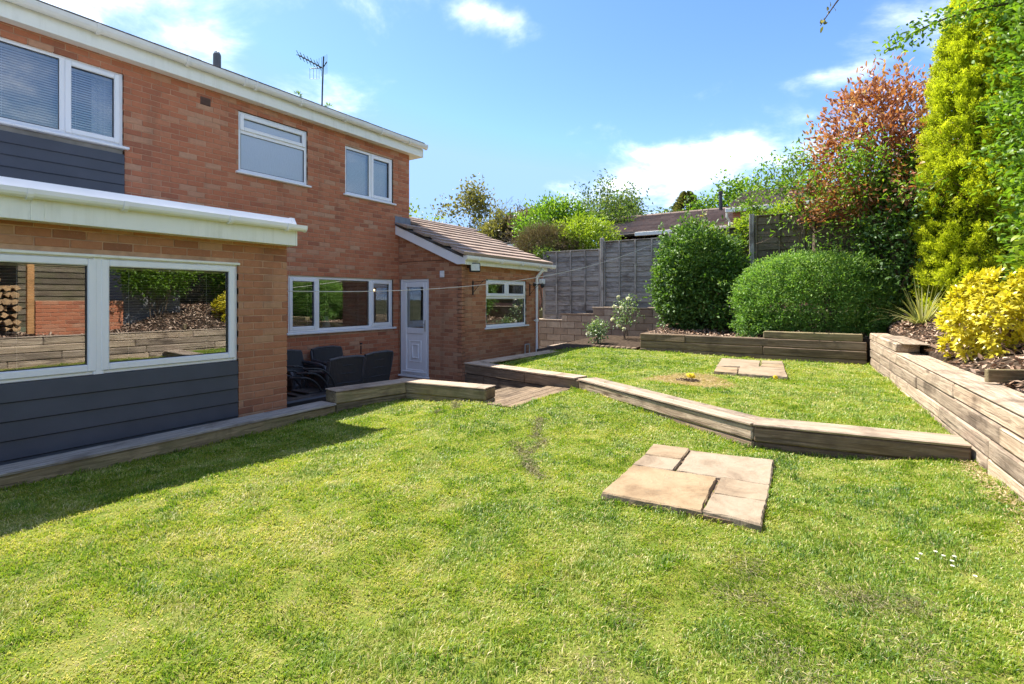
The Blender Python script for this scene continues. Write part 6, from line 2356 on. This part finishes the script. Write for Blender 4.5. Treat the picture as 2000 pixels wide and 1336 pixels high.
HOLE = (7.02, 1.72, 0.62, 0.50)
_, n1_ = blades('grass', LOWER, lawn_z, 1200000, 201, 'short patchy mown grass of the lower lawn')
_, n2_ = blades('grass', UPPER, upper_z, 620000, 202, 'short mown grass of the upper lawn', [HOLE])


def litter(name, label, cat, P, mat, ln, wd, seed, flat=0.25, kind='stuff'):
    g = np.random.default_rng(seed)
    n = len(P)
    D = g.normal(size=(n, 3)) * np.array([1, 1, flat])
    nn = unit(g.normal(size=(n, 3)) * flat + np.array([0, 0, 1]))
    o = leaf_mesh(name, P, D, nn, ln * g.uniform(0.5, 1.5, n), wd * g.uniform(0.6, 1.4, n), g.random(n), mat, None, kind, curl=0.05)
    return tag(o, label, cat)


# straw ring, soil and pansies on the upper lawn
m_ = 5200
a_ = g_.uniform(0, 2 * math.pi, m_)
r_ = np.sqrt(g_.random(m_)) * (1 + 0.15 * np.sin(3 * a_))
px = HOLE[0] + r_ * (0.60 * np.cos(a_) * CA + 0.50 * np.sin(a_) * SA)
py = HOLE[1] + r_ * (0.60 * np.cos(a_) * SA - 0.50 * np.sin(a_) * CA)
litter('straw', 'ring of dry pale straw on the upper lawn', 'straw', np.stack([px, py, upper_z(px, py) + 0.004], 1), L['straw'], 0.07, 0.006, 301, 0.12)
m_ = 700
a_ = g_.uniform(0, 2 * math.pi, m_)
r_ = np.sqrt(g_.random(m_))
px, py = 6.93 + r_ * 0.11 * np.cos(a_), 1.73 + r_ * 0.14 * np.sin(a_)
litter('loose_soil', 'small dark patch of dug soil inside the straw ring', 'soil', np.stack([px, py, upper_z(px, py) + 0.012 * g_.random(m_) + 0.004], 1), simple('dug_soil', (0.07, 0.045, 0.03), 0.95, 0.4, 30, 0.5), 0.03, 0.014, 302, 0.5)


def pansy(c, label, k, seed):
    g = np.random.default_rng(seed)
    root = empty('pansy', tuple(c), label, 'flower')
    for i in range(k):
        q = np.array(c) + np.array([g.uniform(-0.03, 0.03), g.uniform(-0.05, 0.05), g.uniform(0.015, 0.05)])
        nrm = unit(np.array([-0.8, g.uniform(-0.4, 0.4), 0.6]))
        u = unit(np.cross(nrm, [0, 0, 1]))
        v = np.cross(u, nrm)
        an = np.arange(5) * 2 * math.pi / 5 + 0.3
        D = u * np.cos(an)[:, None] + v * np.sin(an)[:, None]
        leaf_mesh('petal', np.repeat(q[None], 5, 0), D, np.repeat(nrm[None], 5, 0), 0.034, 0.036, g.random(5), L['petal_yellow'], root, rich=True)
        b = MB()
        b.lathe([(0.0, -0.006), (0.008, -0.004), (0.009, 0.004), (0.0, 0.008)], tuple(q + nrm * 0.006), 6)
        put('eye', b, M['black'], root)
    b = MB()
    b.tube([(c[0], c[1], c[2] - 0.02), (c[0], c[1], c[2] + 0.03)], 0.003, 4)
    put('stalk', b, M['sleeper_olive'], root)
    return root


pansy((7.12, 1.74, float(upper_z(7.12, 1.74)) + 0.01), 'yellow pansies drooping over the dug soil on the upper lawn', 5, 311)
pansy((7.55, 0.78, float(upper_z(7.55, 0.78)) + 0.005), 'single yellow pansy head beside the far paving patch', 1, 312)
# grey moss and thatch raked out of the lower lawn
PP = []
for (ax_, ay_, bx_, by_, cnt, wdt) in ((4.55, 2.62, 3.95, 2.32, 900, 0.045), (4.0, 2.22, 3.55, 2.16, 500, 0.05), (3.75, 2.42, 3.2, 1.88, 900, 0.05), (3.3, 2.05, 3.05, 1.72, 420, 0.04),
                                       (4.7, 3.85, 4.4, 3.6, 420, 0.05), (4.3, 3.75, 4.15, 3.68, 160, 0.03)):
    q = g_.random(cnt)
    lump_ = 0.5 + 0.5 * np.sin(q * 17 + ax_ * 5)
    xx = ax_ + (bx_ - ax_) * q + g_.normal(size=cnt) * wdt * (0.3 + 0.7 * lump_)
    yy = ay_ + (by_ - ay_) * q + g_.normal(size=cnt) * wdt * (0.3 + 0.7 * lump_)
    PP.append(np.stack([xx, yy, lawn_z(xx, yy) + 0.010 + 0.014 * g_.random(cnt) * lump_], 1))
litter('dead_thatch', 'thin trail of raked out dead moss across the lower lawn', 'moss', np.concatenate(PP), L['thatch'], 0.028, 0.004, 303, 0.5)
PP = []
for k in range(26):
    x, y = g_.uniform(1.2, 2.7), g_.uniform(-0.4, 0.9)
    q = g_.normal(size=(220, 2)) * 0.06
    xx, yy = x + q[:, 0], y + q[:, 1]
    PP.append(np.stack([xx, yy, lawn_z(xx, yy) + 0.006 + 0.014 * g_.random(len(q))], 1))
litter('dead_thatch', 'thin bleached straw among the grass at the lower right', 'straw', np.concatenate(PP), L['thatch'], 0.028, 0.0022, 304, 0.5)
m_ = 9000
px, py = g_.uniform(0.3, 6.0, m_), g_.uniform(-0.8, 4.6, m_)
ok = in_poly(px, py, LOWER)
for s in SLABS:
    ok &= ~in_poly(px, py, s)
px, py = px[ok], py[ok]
litter('grass_clippings', 'scattered dry clippings lying in the lower lawn', 'clippings', np.stack([px, py, lawn_z(px, py) + 0.014 * g_.random(len(px))], 1), L['straw'], 0.03, 0.0022, 305, 0.4)
# earth line along the foot of the right wall and other edges
m_ = 3000
px = g_.uniform(1.0, 4.9, m_)
py = -0.84 + 0.085 * (px - 4) + np.abs(g_.normal(size=m_)) * 0.06
litter('earth_litter', 'bare earth and dry litter along the foot of the tall sleeper wall', 'litter', np.stack([px, py, lawn_z(px, py) + 0.008 + 0.01 * g_.random(m_)], 1), L['straw'], 0.022, 0.006, 306, 0.3)
# daisies
for k, (x, y) in enumerate(((3.12, -0.36), (3.09, -0.385), (3.10, -0.425), (3.05, -0.41), (3.00, -0.405), (3.07, -0.30), (2.93, -0.47), (3.01, -0.28))):
    z = float(lawn_z(x, y)) + 0.022
    root = empty('daisy', (x, y, z), 'small white daisy in the cluster on the lower lawn at the right', 'flower', 'daisies in the lower lawn')
    an = np.arange(9) * 2 * math.pi / 9
    D = np.stack([np.cos(an), np.sin(an), np.full(9, 0.15)], 1)
    leaf_mesh('petal', np.repeat(np.array([[x, y, z]]), 9, 0), D, np.repeat(np.array([[0, 0, 1.0]]), 9, 0), 0.0095, 0.006, np.full(9, 0.6), L['petal_white'], root)
    b = MB()
    b.tube([(x, y, z - 0.02), (x, y, z + 0.001)], 0.0012, 4)
    put('stalk', b, M['sleeper_olive'], root)
# bark mulch in the beds
m_ = 17000
px, py = g_.uniform(2.5, 12.2, m_), g_.uniform(-3.2, -0.5, m_)
k = py < (-0.85 + 0.085 * (np.minimum(px, 10) - 4) - 0.29)
px, py = px[k], py[k]
litter('bark_mulch', 'pinkish brown bark mulch covering the right hand bed', 'mulch', np.stack([px, py, bed_z(px, py) + 0.022 * g_.random(len(px))], 1), L['chip'], 0.07, 0.032, 307, 0.45)
m_ = 6000
px, py = g_.uniform(10.25, 13.0, m_), g_.uniform(-0.4, 3.5, m_)
litter('bark_mulch', 'dark bark mulch under the shrubs of the raised bed', 'mulch', np.stack([px, py, bedb_z(px, py) + 0.02 * g_.random(m_)], 1), L['chip'], 0.06, 0.028, 308, 0.45)
# weeds on the gutter line of the house
for k, (x, lb) in enumerate(((5.15, 'tiny green weed growing on the roof edge left of the aerial'), (5.75, 'tiny green weed growing on the roof edge nearer the aerial'))):
    q = np.array([x, 7.56, 4.6])
    n = 26
    gq = np.random.default_rng(400 + k)
    D = unit(gq.normal(size=(n, 3)) + np.array([0, 0, 0.8]))
    o = leaf_mesh('roof_weed', q + D * 0.03, D, unit(gq.normal(size=(n, 3))), 0.07, 0.016, gq.random(n), L['fresh'])
    tag(o, lb, 'weed')
